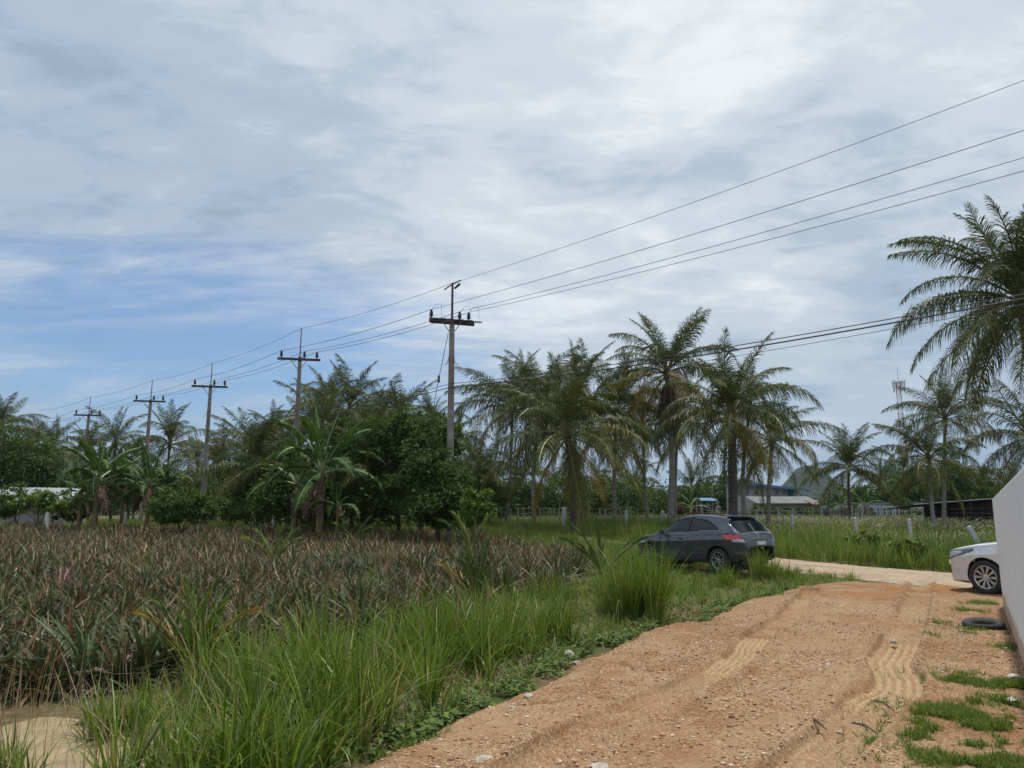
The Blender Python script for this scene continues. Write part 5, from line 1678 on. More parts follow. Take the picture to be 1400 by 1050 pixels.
for k in range(np_):
    link('panel', pme, pr, (pw * (k + .5), random.uniform(-.02, .02), random.uniform(-.05, .05)))

# open timber shed behind the white wall
D = 52
a, b = at(1232, 690, D), at(1410, 677, D); zg = 0.42
sr = empty('open_shed', (a[0], D, zg)); tag(sr, 'open dark timber shed with a thin sloping sheet roof right of the panel wall', 'shed')
z0_, z1_ = a[2] - zg, b[2] - zg; Ws = b[0] - a[0]
m = MB(); corrugated(m, 0, Ws, -1.6, z0_, 3.0, z0_ - 0.35, 0.3, 0.02, 0.03, (z1_ - z0_) / Ws); m.build('roof', M['dark_sheet'], sr)
m = MB(); m.tube([(0, -1.65, z0_ + 0.01), (Ws, -1.65, z1_ + 0.01)], 0.035, 6); m.build('roof_edge', M['galv'], sr)
x1290 = at(1296, 700, D)[0] - a[0]
for k, x_ in enumerate(np.linspace(x1290, Ws - 0.3, 7)):
    zt_ = z0_ + (z1_ - z0_) * x_ / Ws - 0.06
    m = MB(); m.box((x_ + random.uniform(-.15, .15), -1.2 if k % 2 else 1.5, zt_ / 2 - .1), (0.11, 0.11, zt_ + .1)); m.build('post', M['timber'], sr)
for k, z_ in enumerate((0.35, 0.65, 0.95, 1.25)):
    m = MB(); m.tube([(x1290 - 0.6, -1.3, z_), (Ws, -1.28, z_ + random.uniform(-.08, .08))], 0.045, 5); m.build('rail', M['timber'], sr)
m = MB(); m.box(((x1290 + Ws) / 2, 3.0, 0.9), (Ws - x1290, 0.06, 1.9)); m.build('back_wall', M['dark_sheet'], sr)
m = MB()
for k in range(26):
    x_ = random.uniform(x1290, Ws); m.tube([(x_, random.uniform(-1, 2.4), 0.0), (x_ + random.uniform(-.6, .6), random.uniform(-1, 2.4), random.uniform(.5, 1.3))], 0.04, 4)
m.build('stored_poles', M['timber'], sr)

# pale roofed shed at the left edge
D = 50
a, b = at(-60, 690, D), at(92, 690, D); zg = 0.42
pr_ = empty('low_shed', (a[0], D, zg)); tag(pr_, 'low shed with a pale corrugated roof behind the bushes at the left edge', 'shed')
W_ = b[0] - a[0]; ze = at(40, 690, D)[2] - zg; zt = at(40, 666, D + 5)[2] - zg
m = MB(); corrugated(m, 0, W_, -0.6, ze, 5, zt, 0.35, 0.04, 0.03, -0.02); m.build('roof', M['pale_sheet'], pr_)
m = MB(); m.box((W_ / 2, 1.5, ze / 2), (W_ - .6, 2.6, ze)); m.build('wall', M['wall_pale'], pr_)
# glimpse of a white house wall between the far left palms
D = 92
a = at(77, 632, D); zg = 0.45
wr = empty('house', (a[0], D, zg)); tag(wr, 'white house glimpsed between palms above the left banana clump', 'house')
hh = at(77, 622, D)[2] - zg
m = MB(); m.box((0, 2, hh / 2), (1.9, 4, hh)); m.build('wall', M['frame'], wr)
m = MB(); m.add([(-1.4, -0.5, hh), (1.4, -0.5, hh), (1.4, 4.5, hh), (-1.4, 4.5, hh), (0, -0.5, hh + .7), (0, 4.5, hh + .7)], [(0, 1, 4), (3, 5, 2), (0, 4, 5, 3), (1, 2, 5, 4), (0, 3, 2, 1)]); m.build('roof', M['rust_sheet'], wr)
m = MB(); m.box((0.2, -0.02, hh * .72), (0.7, 0.06, 0.8)); m.build('window', M['win'], wr)

# telecom mast
D = 240
t_ = at(1228, 517, D); g_ = at(1228, 690, D)
tr_ = empty('telecom_mast', (t_[0], D, 0.4)); tag(tr_, 'thin red and white lattice telecom mast with panel antennas rising behind the palms', 'mast')
HT = t_[2] - 1.5
M['mast_red'] = mat_plain('mast_red_paint', (0.33, 0.13, 0.12), 0.6)
M['mast_white'] = mat_plain('mast_white_paint', (0.55, 0.55, 0.58), 0.6)
nb = 24; hb = HT / nb


def leg_pt(k, z):
    r = 1.15 - 0.35 * z / HT
    a = 2 * math.pi * k / 3 + 0.5
    return Vector((r * math.cos(a), r * math.sin(a), z))


for band in range(8):
    m = MB()
    for q in range(band * 3, band * 3 + 3):
        za, zb_ = q * hb, (q + 1) * hb
        for k in range(3):
            m.tube([leg_pt(k, za), leg_pt(k, zb_)], 0.11, 4)
            m.tube([leg_pt(k, za), leg_pt((k + 1) % 3, zb_)], 0.06, 3)
            m.tube([leg_pt((k + 1) % 3, za), leg_pt(k, zb_)], 0.06, 3)
            m.tube([leg_pt(k, zb_), leg_pt((k + 1) % 3, zb_)], 0.06, 3)
    m.build('lattice_section', M['mast_red'] if band % 2 else M['mast_white'], tr_)
for k in range(9):
    a = 2 * math.pi * k / 9
    m = MB(); m.box((1.8 * math.cos(a), 1.8 * math.sin(a), HT - (0.8 if k % 3 else 2.4)), (0.35, 0.25, 2.2), a); m.build('antenna_panel', M['mast_white'], tr_)
m = MB(); m.tube([(0, 0, HT), (0, 0, HT + 5)], 0.08, 5); m.build('lightning_rod', M['galv'], tr_)
m = MB()
for z_ in (HT - 2.6, HT - 0.6):
    m.lathe([(1.5, z_), (1.75, z_), (1.75, z_ + .1), (1.5, z_ + .1)], 12, None, True)
m.build('platform_ring', M['galv'], tr_)


# ------------------------------------------------------------------ posts and fences
def post(px, ytop, D, h, w, mat, label, group=None, lean=(0, 0), name='concrete_post', cap=True):
    t = at(px, ytop, D)
    x, y = t[0], t[1]
    m = MB()
    m.box((0, 0, h / 2 - 0.2), (w, w, h + 0.4), top=(0.9, 0.9))
    if cap: m.lathe([(w * .5, h), (w * .42, h + w * .3), (0.01, h + w * .42)], 8)
    o = m.build(name, mat, None, False, (x, y, t[2] - h))
    o.rotation_euler = (lean[0], lean[1], random.uniform(-.2, .2))
    return tag(o, label, 'post', group)


gp = 'white marker posts along the far side of the road'
post(1344, 718, 26.5, 1.25, 0.17, M['post_white'], 'white topped concrete post tilting left beside the white wall', gp, (0, -0.38))
post(1245, 711, 31, 1.3, 0.13, M['post_white'], 'white concrete post in front of the leaning palm', gp, (0, -0.05))
post(1169, 709, 37, 1.3, 0.15, M['post_white'], 'white concrete post right of the lone meadow palm', gp)
post(1083, 706, 43, 1.2, 0.17, M['post_white'], 'stout white concrete post right of the grove, behind the SUV', gp)
post(1019, 703, 47, 1.2, 0.17, M['post_white'], 'short white post just right of the SUV roof', gp)
post(906, 700, 45, 1.2, 0.2, M['post_white'], 'white post left against the tallest palm trunk', gp)
post(856, 699, 42, 1.3, 0.16, M['post_white'], 'white post left of the SUV beyond the grass', gp)
post(771, 696, 44, 1.3, 0.22, M['post_white'], 'white post at the foot of the broad drooping palm', gp)
post(65, 702, 40, 1.1, 0.16, M['post_white'], 'white post at the back left of the pineapple field', gp)
post(172, 700, 42, 1.0, 0.12, M['post_white'], 'white post below the left banana clump', gp)
post(374, 700, 43, 1.2, 0.12, M['post_white'], 'white post left of the large banana plant', gp)
fx = [960, 978, 1022, 1042, 1063, 1085, 1111, 1135, 1160, 1187, 1214, 1246, 1262]
FP = []
for i, px in enumerate(fx):
    D = 60 - (0 if px < 1100 else (px - 1100) * 0.02)
    o = post(px, 693 + random.uniform(-2, 1), D, 1.55, 0.11, M['post_grey'], 'thin grey fence post standing at the back of the meadow before the houses', 'thin grey fence posts behind the meadow', cap=False, name='fence_post', lean=(0, random.uniform(-.03, .03)))
    FP.append(o)
m = MB(); p0 = Vector(FP[4].location); m.tube([p0 + Vector((0.05, 0, 1.2)), p0 + Vector((1.3, 0, -0.05))], 0.05, 6)
tag(m.build('brace_post', M['post_grey']), 'slanting brace post leaning against a fence post before the annex', 'post')
FQ = []
for i, px in enumerate(list(range(664, 900, 11))):
    o = post(px + random.uniform(-3, 3), 694 + random.uniform(-2, 2), 57 + random.uniform(-.5, .5), 1.3, 0.10, M['post_grey'], 'thin grey fence post among the palm trunks of the grove', 'thin grey fence posts in the palm grove', cap=False, name='fence_post', lean=(0, random.uniform(-.05, .05)))
    FQ.append(o)
for nm, L_, lab in (('fence_wires', FP, 'wires strung along the thin posts behind the meadow'), ('fence_wires', FQ, 'wires strung along the thin posts in the palm grove')):
    m = MB()
    for h_ in (0.5, 0.9, 1.25):
        m.tube([Vector(o.location) + Vector((0, -0.06, h_)) for o in L_], 0.012, 3, cap=False)
    tag(m.build(nm, M['wire']), lab, 'fence wire')

# ------------------------------------------------------------------ pineapple field
rg = np.random.default_rng(11)


def pine_blades(n, size, rgp, widen=1.0, segs=4):
    i = np.arange(n); t = i / (n - 1)
    az = i * 2.39996 + rgp.normal(0, 0.2, n)
    lean = R(6) + (R(78) - R(6)) * t ** 0.8 + rgp.normal(0, 0.1, n)
    bend = 0.25 + 0.9 * t * rgp.uniform(0.3, 1.3, n)
    L = size * (0.75 + 0.35 * np.sin(t * 2.6)) * rgp.uniform(0.8, 1.15, n)
    base = np.stack([np.cos(az) * 0.04, np.sin(az) * 0.04, 0.02 + 0.16 * (1 - t)], 1)
    prof = np.array([0.8, 1.0, 0.85, 0.5, 0.05]) if segs == 4 else np.array([0.9, 0.95, 0.55, 0.05])
    return blades(base, az, lean, bend, L, np.full(n, 0.052 * widen) * rgp.uniform(.8, 1.2, n), segs, fold=0.45, prof=prof, rg=rgp)


PV = []
for v_ in range(9):
    V, F = pine_blades(42, 0.64 + 0.03 * (v_ % 3), np.random.default_rng(900 + v_))
    V[:, 2] *= 0.92; PV.append(new_mesh('pineapple_plant', V, F, [M['pine']]))
PG = [new_mesh('pineapple_plant', *pine_blades(40, 0.9, np.random.default_rng(950 + k), 1.1), [mm]) for k, mm in enumerate((M['pine_green'], M['pine_pink']))]
# rows roughly along depth
pts = []
rowdir = np.array((0.25, 0.97)); rowdir /= np.hypot(*rowdir); rp = np.array((rowdir[1], -rowdir[0]))
for a in np.arange(-50, 30, 0.62):
    for b in np.arange(-5, 60, 0.40):
        p = rp * (a + rg.normal(0, 0.10)) + rowdir * (b + rg.normal(0, 0.10))
        if rg.random() < 0.95 and fbm(p[0] * .9 + 50, p[1] * .9, 2, 19) > 0.22: pts.append(p)
pts = np.array(pts)
vis = (np.abs(pts[:, 0]) < 0.76 * pts[:, 1] + 2.5)
s = sdist(pts, FIELD) + 0.6 * (fbm(pts[:, 0] * .5, pts[:, 1] * .5, 2, 4) - .5)
pts = pts[(s > 0) & vis]
dd = np.hypot(*pts.T)
pts = pts[np.argsort(dd)]
print('pineapples', len(pts))
specials = {}
for px, py, k, lab in ((95, 925, 0, 'large green-centred pineapple plant near the left edge at the front of the field'), (188, 915, 0, 'narrow grey-green pineapple plant right of the large one at the front of the field'), (50, 800, 1, 'pinkish red pineapple plant among the brown ones at the left')):
    g = G(px, py); i = int(np.argmin(np.hypot(*(pts[:300] - g).T)))
    while i in specials: i += 1
    specials[i] = (k, lab)
for i in range(300):
    p = pts[i]
    if i in specials:
        k, lab = specials[i]; o = link('pineapple_plant', PG[k], None, (p[0], p[1], float(terr(*p))), (0, 0, rg.uniform(0, 6.3)), 0.92)
    else:
        lab = 'brown-green spiky pineapple plant among the front rows of the field'
        o = link('pineapple_plant', PV[int(rg.integers(9))], None, (p[0], p[1], float(terr(*p))), (rg.normal(0, .06), rg.normal(0, .06), rg.uniform(0, 6.3)), float(rg.uniform(0.72, 1.15)))
    tag(o, lab, 'pineapple plant', 'pineapple plants in the front rows of the field')


def stamp(meshes, P, sc, rot):
    """many copies of mesh variants joined into one; meshes: list of (V,F)"""
    Vo, Fo, n0 = [], [], 0
    k = rg.integers(0, len(meshes), len(P))
    for v_, (V, F) in enumerate(meshes):
        ii = np.where(k == v_)[0]
        if not len(ii): continue
        c, s_ = np.cos(rot[ii])[:, None], np.sin(rot[ii])[:, None]
        X = (V[None, :, 0] * c - V[None, :, 1] * s_) * sc[ii, None] + P[ii, 0:1]
        Y = (V[None, :, 0] * s_ + V[None, :, 1] * c) * sc[ii, None] + P[ii, 1:2]
        Z = V[None, :, 2] * sc[ii, None] + P[ii, 2:3]
        Vo.append(np.stack([X, Y, Z], -1).reshape(-1, 3))
        Fo.append((F[None] + (n0 + np.arange(len(ii)) * len(V))[:, None, None]).reshape(-1, F.shape[1]))
        n0 += len(ii) * len(V)
    return np.concatenate(Vo), np.concatenate(Fo)


far = pts[300:]
mid_ = far[np.hypot(*far.T) < 22]; far = far[np.hypot(*far.T) >= 22]
var = [pine_blades(28, 0.66, np.random.default_rng(980 + k), 1.15, 3) for k in range(6)]
var2 = []
for k in range(6):
    r_ = np.random.default_rng(990 + k); n = 20; i = np.arange(n); t = i / (n - 1)
    az = i * 2.4
    V, F = blades(np.zeros((n, 3)) + (0, 0, .1), az, R(8) + R(62) * t, 0.3 + 0.8 * t, 0.64 * r_.uniform(.7, 1.15, n), np.full(n, 0.048), 2, prof=np.array([0.9, 0.9, 0.06]), rg=r_)
    var2.append((V, F))
for arr_, vr, seed_ in ((mid_, var, 1), (far, var2, 2)):
    P = np.column_stack([arr_, terr(arr_[:, 0], arr_[:, 1])])
    V, F = stamp(vr, P, rg.uniform(.7, 1.2, len(P)) * (0.75 + 0.5 * fbm(P[:, 0] * .35, P[:, 1] * .35, 3, 66)), rg.uniform(0, 6.3, len(P)))
    stuffm('pineapple_plants', V, F, M['pine'], 'brown-green pineapple plants filling the field behind the front rows', 'pineapple plants')
# dead dry litter between the plants
n = 12000
x, y = scatter(n, -30, 3, 6, 34, rg)
s = sdist(np.stack([x, y], 1), FIELD); k = s > -0.3
x, y = x[k], y[k]
V, F = blades(np.stack([x, y, terr(x, y) + rg.uniform(0.02, 0.35, len(x))], 1), rg.uniform(0, 6.3, len(x)), rg.uniform(0.9, 1.7, len(x)), rg.normal(0, .7, len(x)), rg.uniform(.25, .6, len(x)), np.full(len(x), 0.04), 2)
stuffm('dry_leaf_litter', V, F, M['dry'], 'dry fallen leaves lying between the pineapple plants', 'leaf litter')


# ------------------------------------------------------------------ grass
def dens_grass(name, n, reg, h, width, nb, mat, spread=0.12, lean=.25, bend=.9, segs=3, keepf=None, label=None, zfun=terr, seed=1, hn=True):
    rg_ = np.random.default_rng(seed)
    x0, x1, y0, y1 = reg
    x, y = scatter(n, x0, x1, y0, y1, rg_)
    if keepf is not None:
        k = keepf(x, y, rg_); x, y = x[k], y[k]
    H = h * (0.55 + 0.9 * fbm(x * 0.7, y * 0.7, 3, seed)) if hn else np.full(len(x), h)
    H = H * rg_.uniform(.6, 1.25, len(x))
    if name == 'tall_grass':
        H = H * (0.42 + 0.62 * sstep(-0.60, -0.38, x / y)) * (0.55 + 0.9 * fbm(x * 2.2, y * 2.2, 2, 71))
    V, F = clump_blades(np.stack([x, y, zfun(x, y)], 1), nb, H, spread, width, lean, bend, segs, rg_)
    print(name, len(x), len(F))
    return stuffm(name, V, F, mat, label)


def strip_poly(*px):
    return np.array([G(*p) if isinstance(p, tuple) else p for p in px])


NEAR = strip_poly((-30, 1060), (-60, 1010), (60, 990), (180, 955), (290, 925), (420, 905), (520, 885), (600, 862), (690, 850), (730, 850), (745, 880), (735, 905), (700, 922), (600, 958), (540, 985), (460, 1035), (440, 1062), np.array((-1.4, 2.6)), np.array((-3.6, 2.8)))


def k_near(x, y, r):
    P = np.stack([x, y], 1)
    s = sdist(P, NEAR) + 0.5 * (fbm(x * 1.3, y * 1.3, 3, 5) - .5)
    pd = sdist(P, PUD)
    return (s > 0) & (sdist(P, YARD) < -0.1) & ~((pd > 0.05) & (r.random(len(x)) < 0.12)) & (fbm(x * 1.3, y * 1.3, 3, 31) > 0.43)


dens_grass('tall_grass', 1250, (-6.5, 1.0, 2.9, 12.5), 0.70, 0.022, 26, M['grass'], 0.10, .18, 1.0, 5, k_near, 'tall bright green grass along the edge of the yard in the foreground', seed=3)
# lower mixed grass filling between
MIDG = strip_poly((430, 1062), (520, 1010), (600, 972), (700, 936), (790, 888), (850, 862), (940, 848), (1010, 822), (1110, 796), (1180, 792), (1160, 778), (1085, 772), (1060, 765), (1000, 760), (860, 762), (820, 775), (740, 808), (660, 832), (560, 858), (440, 900), (300, 940), (180, 1000), (200, 1062))


def k_mid(x, y, r):
    P = np.stack([x, y], 1)
    s = sdist(P, MIDG) + 0.35 * (fbm(x * 1.5, y * 1.5, 3, 15) - .5)
    return (s > 0) & (sdist(P, YARD) < 0.02 + 0.15 * r.random(len(x))) & (sdist(P, FIELD) < 0.25) & ~on_road(x, y) & (fbm(x * .8, y * .8, 3, 36) > 0.34)


def k_infield(x, y, r):
    P = np.stack([x, y], 1); s = sdist(P, FIELD)
    return (s > 0) & (s < 4 + 8 * r.random(len(x))) & (fbm(x * .5, y * .5, 3, 57) > .52) & (y < 30)


dens_grass('grass_in_field', 420, (-22, 3, 6, 30), 0.85, 0.016, 16, M['grass'], .08, .2, .9, 4, k_infield, 'thin green grass coming up between the pineapple plants', seed=14)
dens_grass('low_grass', 6500, (-5, 11, 3.0, 26), 0.26, 0.015, 14, M['grass'], 0.14, .45, .9, 3, k_mid, 'low green grass between the field, the SUV and the yard', seed=4)


def k_mid2(x, y, r):
    return k_mid(x, y, r) & (np.hypot(x - sx0, y - sy0) > 0) & (r.random(len(x)) < 0.8) & (sdist(np.stack([x, y], 1), YARD) < -0.5)


sx0, sy0 = cS[0], cS[1]


def car_clear(x, y, pad=0.25):
    h = SUV_H; dx, dy = x - sx0, y - sy0
    u = dx * math.cos(h) + dy * math.sin(h); v = -dx * math.sin(h) + dy * math.cos(h)
    return ~((np.abs(u) < 2.15 + pad) & (np.abs(v) < 0.9 + pad))


def k_around(x, y, r):
    P = np.stack([x, y], 1)
    return (sdist(P, FIELD) < 0) & (sdist(P, YARD) < -0.6) & ~on_road(x, y, 0.35) & car_clear(x, y) & (road_side(x, y) < 0) & ~((y < 23) & (x > 2.6)) & (fbm(x * .6, y * .6, 2, 17) > 0.33)


dens_grass('field_grass', 5200, (-3, 12, 15, 40), 0.62, 0.022, 16, M['grass_far'], 0.18, .25, .8, 3, k_around, 'knee-high grass around the SUV and beyond it', seed=5)


# grass on the far bank of the road, then the meadow
def k_bank(x, y, r):
    rs = road_side(x, y)
    return (rs > RW + 0.1) & (rs < RW + 7.5)


dens_grass('bank_grass', 9000, (3, 30, 9, 48), 1.0, 0.026, 13, M['grass_far'], 0.22, .22, .7, 3, k_bank, 'tall green grass on the far bank of the road', seed=6)


def k_meadow(x, y, r):
    rs = road_side(x, y)
    P = np.stack([x, y], 1)
    return (np.abs(x) < .8 * y + 2) & ((rs > RW + 5.0) | ((y > 36) & (sdist(P, FIELD) < -0.5))) & ~on_road(x, y, .2)


dens_grass('meadow_grass', 17000, (-14, 48, 24, 74), 0.62, 0.045, 9, M['meadow'], 0.4, .3, .7, 2, k_meadow, 'pale green meadow grass behind the road and under the palms', seed=7)
rg_ = np.random.default_rng(8)
x, y = scatter(20000, 6, 48, 20, 62, rg_); k = k_meadow(x, y, rg_) & (x > 6) & (fbm(x * .25, y * .25, 3, 12) > .42); x, y = x[k], y[k]
V, F = blades(np.stack([x, y, terr(x, y) + rg_.uniform(.35, .62, len(x))], 1), rg_.normal(0.2, .6, len(x)), rg_.uniform(.2, .7, len(x)), rg_.uniform(.3, 1, len(x)), rg_.uniform(.12, .22, len(x)), np.full(len(x), .035), 2, prof=np.array((.6, 1, .3)))
stuffm('seed_heads', V, F, M['seed'], 'pale seed heads standing over the meadow grass', 'grass')
# back-left strip behind the field
def k_left(x, y, r):
    P = np.stack([x, y], 1); s = sdist(P, FIELD)
    return (s < 0.3) & (np.abs(x) < .8 * y + 3) & (x < 3 + 0 * y) & (y > 24)


dens_grass('verge_grass', 7000, (-44, 4, 24, 62), 0.55, 0.035, 10, M['grass_far'], 0.3, .3, .7, 2, k_left, 'green grass strip behind the pineapple field', seed=9)


rg_ = np.random.default_rng(23)
x, y = scatter(26000, -6, 4, 3.2, 15, rg_)
P = np.stack([x, y], 1)
k = (sdist(P, MIDG) > -0.3) & (sdist(P, YARD) < 0) & (sdist(P, FIELD) < 0.6) & (sdist(P, PUD) < 0) & (fbm(x * 1.7, y * 1.7, 3, 27) > .47)
x, y = x[k], y[k]; n = len(x)
V, F = blades(np.stack([x, y, terr(x, y) + rg_.uniform(.02, .30, n) * fbm(x * 2, y * 2, 2, 5)], 1), rg_.uniform(0, 6.3, n), rg_.uniform(.5, 1.4, n), rg_.normal(.3, .5, n), rg_.uniform(.04, .10, n), rg_.uniform(.025, .05, n), 2, prof=np.array((.25, 1, .15)))
stuffm('broad_weeds', V, F, M['creeper'], 'low broad leaved weeds mixed into the grass', 'weeds')
x, y = scatter(14000, -6, 4, 3.2, 15, rg_)
k = k_mid(x, y, rg_) | k_near(x, y, rg_); x, y = x[k], y[k]; n = len(x)
V, F = blades(np.stack([x, y, terr(x, y) + rg_.uniform(.01, .10, n)], 1), rg_.uniform(0, 6.3, n), rg_.uniform(1.0, 1.7, n), rg_.normal(0, .5, n), rg_.uniform(.12, .4, n), rg_.uniform(.006, .014, n), 2)
stuffm('grass_thatch', V, F, M['dry'], 'dead straw lying under the foreground grass', 'dead grass')


# separately standing clumps
def clump(px, py, h, nb, spread, label, seed, width=0.018, lean=.2, bend=.6):
    g = G(px, py, -0.08); rg_ = np.random.default_rng(seed)
    n = 7
    cen = np.stack([rg_.normal(0, spread, n), rg_.normal(0, spread, n), np.zeros(n) - 0.03], 1)
    V, F = clump_blades(cen, nb // n, h * rg_.uniform(.7, 1.05, n), 0.12, width, lean, bend, 5, rg_)
    o = link('grass_clump', new_mesh('grass_clump', V, F, [M['grass']]), None, (g[0], g[1], float(terr(g[0], g[1]))))
    return tag(o, label, 'grass clump')


clump(880, 848, 1.6, 900, 0.28, 'biggest grass clump, waist-high, between the yard and the SUV', 1)
clump(843, 842, 1.3, 260, 0.14, 'grass clump at the left foot of the biggest one', 9)
clump(762, 878, 1.0, 240, 0.10, 'narrow upright grass clump right of the field corner, above the pale rock', 2)
clump(640, 900, 1.0, 380, 0.24, 'tall grass clump beside the young palm shoot in the middle', 3)
clump(600, 905, 0.95, 300, 0.25, 'tall grass clump left of the middle young palm shoot', 4)
clump(440, 950, 0.95, 360, 0.22, 'tall grass clump in the foreground near the left third', 5)
clump(350, 960, 0.95, 320, 0.2, 'tall grass clump before the yellow-green palm seedling', 6)
clump(1050, 792, 0.95, 340, 0.28, 'grass clump behind the right rear corner of the SUV', 7)
clump(1003, 802, 0.75, 150, 0.13, 'grass clump in front of the SUV rear bumper', 8)
clump(1075, 790, 0.55, 200, 0.2, 'low grass clump at the edge of the road by the yard', 10)
clump(925, 812, 0.55, 160, 0.3, 'thin grass clump in front of the SUV door', 11, lean=.35)
# big soft bushes in the verge beyond the road
for i, (px, py, D, lab) in enumerate(((1180, 735, 27, 'dark rounded weed clump on the far road bank'), (1236, 745, 24, 'second dark weed clump on the far road bank, nearer the silver car'))):
    bl_px('weed_clump', px, D, [(px, py + 3, 20, 9, D), (px + 12, py + 8, 14, 8, D)], 1500, 0.08, M['grass_far'], lab, 'weed clump', 60 + i, trunk_h=.2, tr=.02)

# young coconut seedlings standing in the field
SEED_F = {}
for i, (e, b) in enumerate(((86, 14), (74, 30), (62, 45), (48, 60))):
    for mm in ('banana', 'palm_yellow', 'shrub_bright'):
        SEED_F[(i, mm)] = frond_mesh('seedling_frond', 1.2, R(e), R(b), 17, 0.52, 0.12, M[mm], M['rachis'], 700 + i, 0.05, 0, vee=0.1, fwk=3.2)


def seedling(px, py, D, s, label, fr, seed, n=None):
    rg_ = random.Random(seed)
    b = at(px, py, D); z = float(terr(b[0], D))
    r = empty('palm_seedling', (b[0], D, z)); tag(r, label, 'palm seedling')
    m = MB(); m.tube([(0, 0, -.05), (0, 0, .4 * s)], [.06 * s, .025 * s], 7); m.build('stem', M['rachis'], r)
    for i, (k, mm, az) in enumerate(fr):
        link('frond', SEED_F[(k, mm)], r, (0, 0, .22 * s), (0, 0, R(az)), s * rg_.uniform(.92, 1.08))
    return r


sb = 'shrub_bright'
seedling(262, 900, 8.4, 0.74, 'yellow-green palm seedling with two yellow side leaves in the pineapple field', [(0, sb, 20), (0, sb, 160), (1, 'banana', 60), (1, sb, 330), (1, 'banana', 200), (2, 'palm_yellow', 180), (2, 'palm_yellow', 0)], 1)
seedling(650, 840, 13.0, 0.85, 'dark green palm shoot with broad upright leaves in the middle', [(0, 'banana', 20), (0, 'banana', 180), (0, 'banana', 100), (1, 'banana', 0), (2, 'palm_yellow', 150), (1, 'banana', 250)], 2)
seedling(645, 750, 27, 1.3, 'palm seedling below the bright yellow-green shrub', [(0, 'banana', 0), (1, sb, 150), (1, sb, 20), (2, 'banana', 180)], 3)
seedling(826, 795, 17.5, 1.2, 'palm seedling with leaves arching right at the field corner', [(0, 'banana', 180), (2, 'banana', 10), (3, 'banana', 350), (1, 'banana', 170), (2, 'banana', 200)], 4)
seedling(374, 780, 22, 0.95, 'pale palm seedling deep in the pineapple field', [(0, sb, 0), (1, sb, 170), (1, sb, 20), (2, sb, 200), (2, sb, 340)], 5)
seedling(485, 735, 32, 1.0, 'palm seedling before the dark broadleaf trees', [(1, sb, 0), (2, sb, 190), (3, sb, 170), (2, sb, 10)], 6)
seedling(690, 760, 26, 0.6, 'small dark palm seedling right of the middle of the field', [(1, 'banana', 0), (2, 'banana', 190), (3, 'banana', 170), (2, 'banana', 10)], 7)

# creeping leaves along the yard's edge and tufts on the dirt
rg_ = np.random.default_rng(14)
x, y = scatter(160000, -3, 10, 4.4, 18, rg_)
P = np.stack([x, y], 1); s = sdist(P, YARD) + 0.5 * (fbm(x * 1.2, y * 1.2, 3, 42) - .5)
k = (s > -0.5) & (s < 0.14) & (y < 17.3) & (road_side(x, y) < -RW) & (x < 9.2) & ~((x > 4) & (y < 14.5)) & (fbm(x * 2.5, y * 2.5, 3, 43) > .46)
x, y = x[k], y[k]
# patches on the dirt itself
PAT = [((1290, 925), .28, 900), ((1345, 985), .5, 2600), ((1385, 1000), .45, 2200), ((1300, 1010), .3, 900), ((1260, 975), .16, 220), ((1350, 935), .2, 420), ((1395, 940), .25, 500), ((1375, 965), .3, 700), ((1335, 862), .3, 400), ((1290, 852), .16, 220), ((1345, 825), .3, 420), ((1330, 835), .2, 260), ((1080, 812), .25, 260), ((1195, 1035), .10, 90), ((1230, 1035), .12, 90), ((1310, 1040), .3, 900), ((1365, 1045), .3, 1200), ((1260, 868), .15, 120), ((500, 1010), .25, 350), ((690, 930), .18, 250), ((560, 1000), .2, 200), ((1190, 1015), .08, 60), ((1385, 885), .2, 200)]
xs, ys, hs = [], [], []
for (p, r, n) in PAT:
    g = G(*p); q = rg_.normal(0, r * .6, (n, 2)); q[:, 0] *= 1.2
    nn_ = fbm((g[0] + q[:, 0]) * 5, (g[1] + q[:, 1]) * 5, 3, 4) + rg_.normal(0, .05, n) > .53
    q = q[nn_]
    xs.append(g[0] + q[:, 0]); ys.append(g[1] + q[:, 1])
gx_, gy_ = np.concatenate(xs), np.concatenate(ys)


def yzv(x, y):
    z, _, _ = yard_height(x, y, False)
    return np.maximum(z, terr(x, y))


z = yzv(x, y)
n = len(x)
V, F = [], []
a_ = rg_.uniform(0, 6.3, n); tl = rg_.normal(0, .35, (n, 2)); r_ = rg_.uniform(.012, .032, n); hz = rg_.uniform(.01, .12, n)
ring = np.linspace(0, 2 * math.pi, 6, endpoint=False)
cx_ = np.cos(ring[None] + a_[:, None]) * r_[:, None]; cy_ = np.sin(ring[None] + a_[:, None]) * r_[:, None] * 0.9
V = np.stack([x[:, None] + cx_, y[:, None] + cy_, (z + hz)[:, None] + cx_ * tl[:, :1] + cy_ * tl[:, 1:]], -1).reshape(-1, 3)
b = np.arange(n) * 6
F = np.concatenate([np.stack([b, b + 1, b + 2, b + 3], 1), np.stack([b, b + 3, b + 4, b + 5], 1)])
print('creeper', n)
stuffm('creeping_plants', V, F, M['creeper'], 'small leaved creeping plants spilling over the edge of the dirt', 'creeper')
V, F = clump_blades(np.stack([gx_, gy_, yzv(gx_, gy_)], 1), 7, np.full(len(gx_), .07) * rg_.uniform(.5, 1.3, len(gx_)), .03, .009, .8, .9, 2, rg_)
stuffm('short_grass_patches', V, F, M['grass'], 'short grass patches on the bare dirt near the white wall', 'grass')
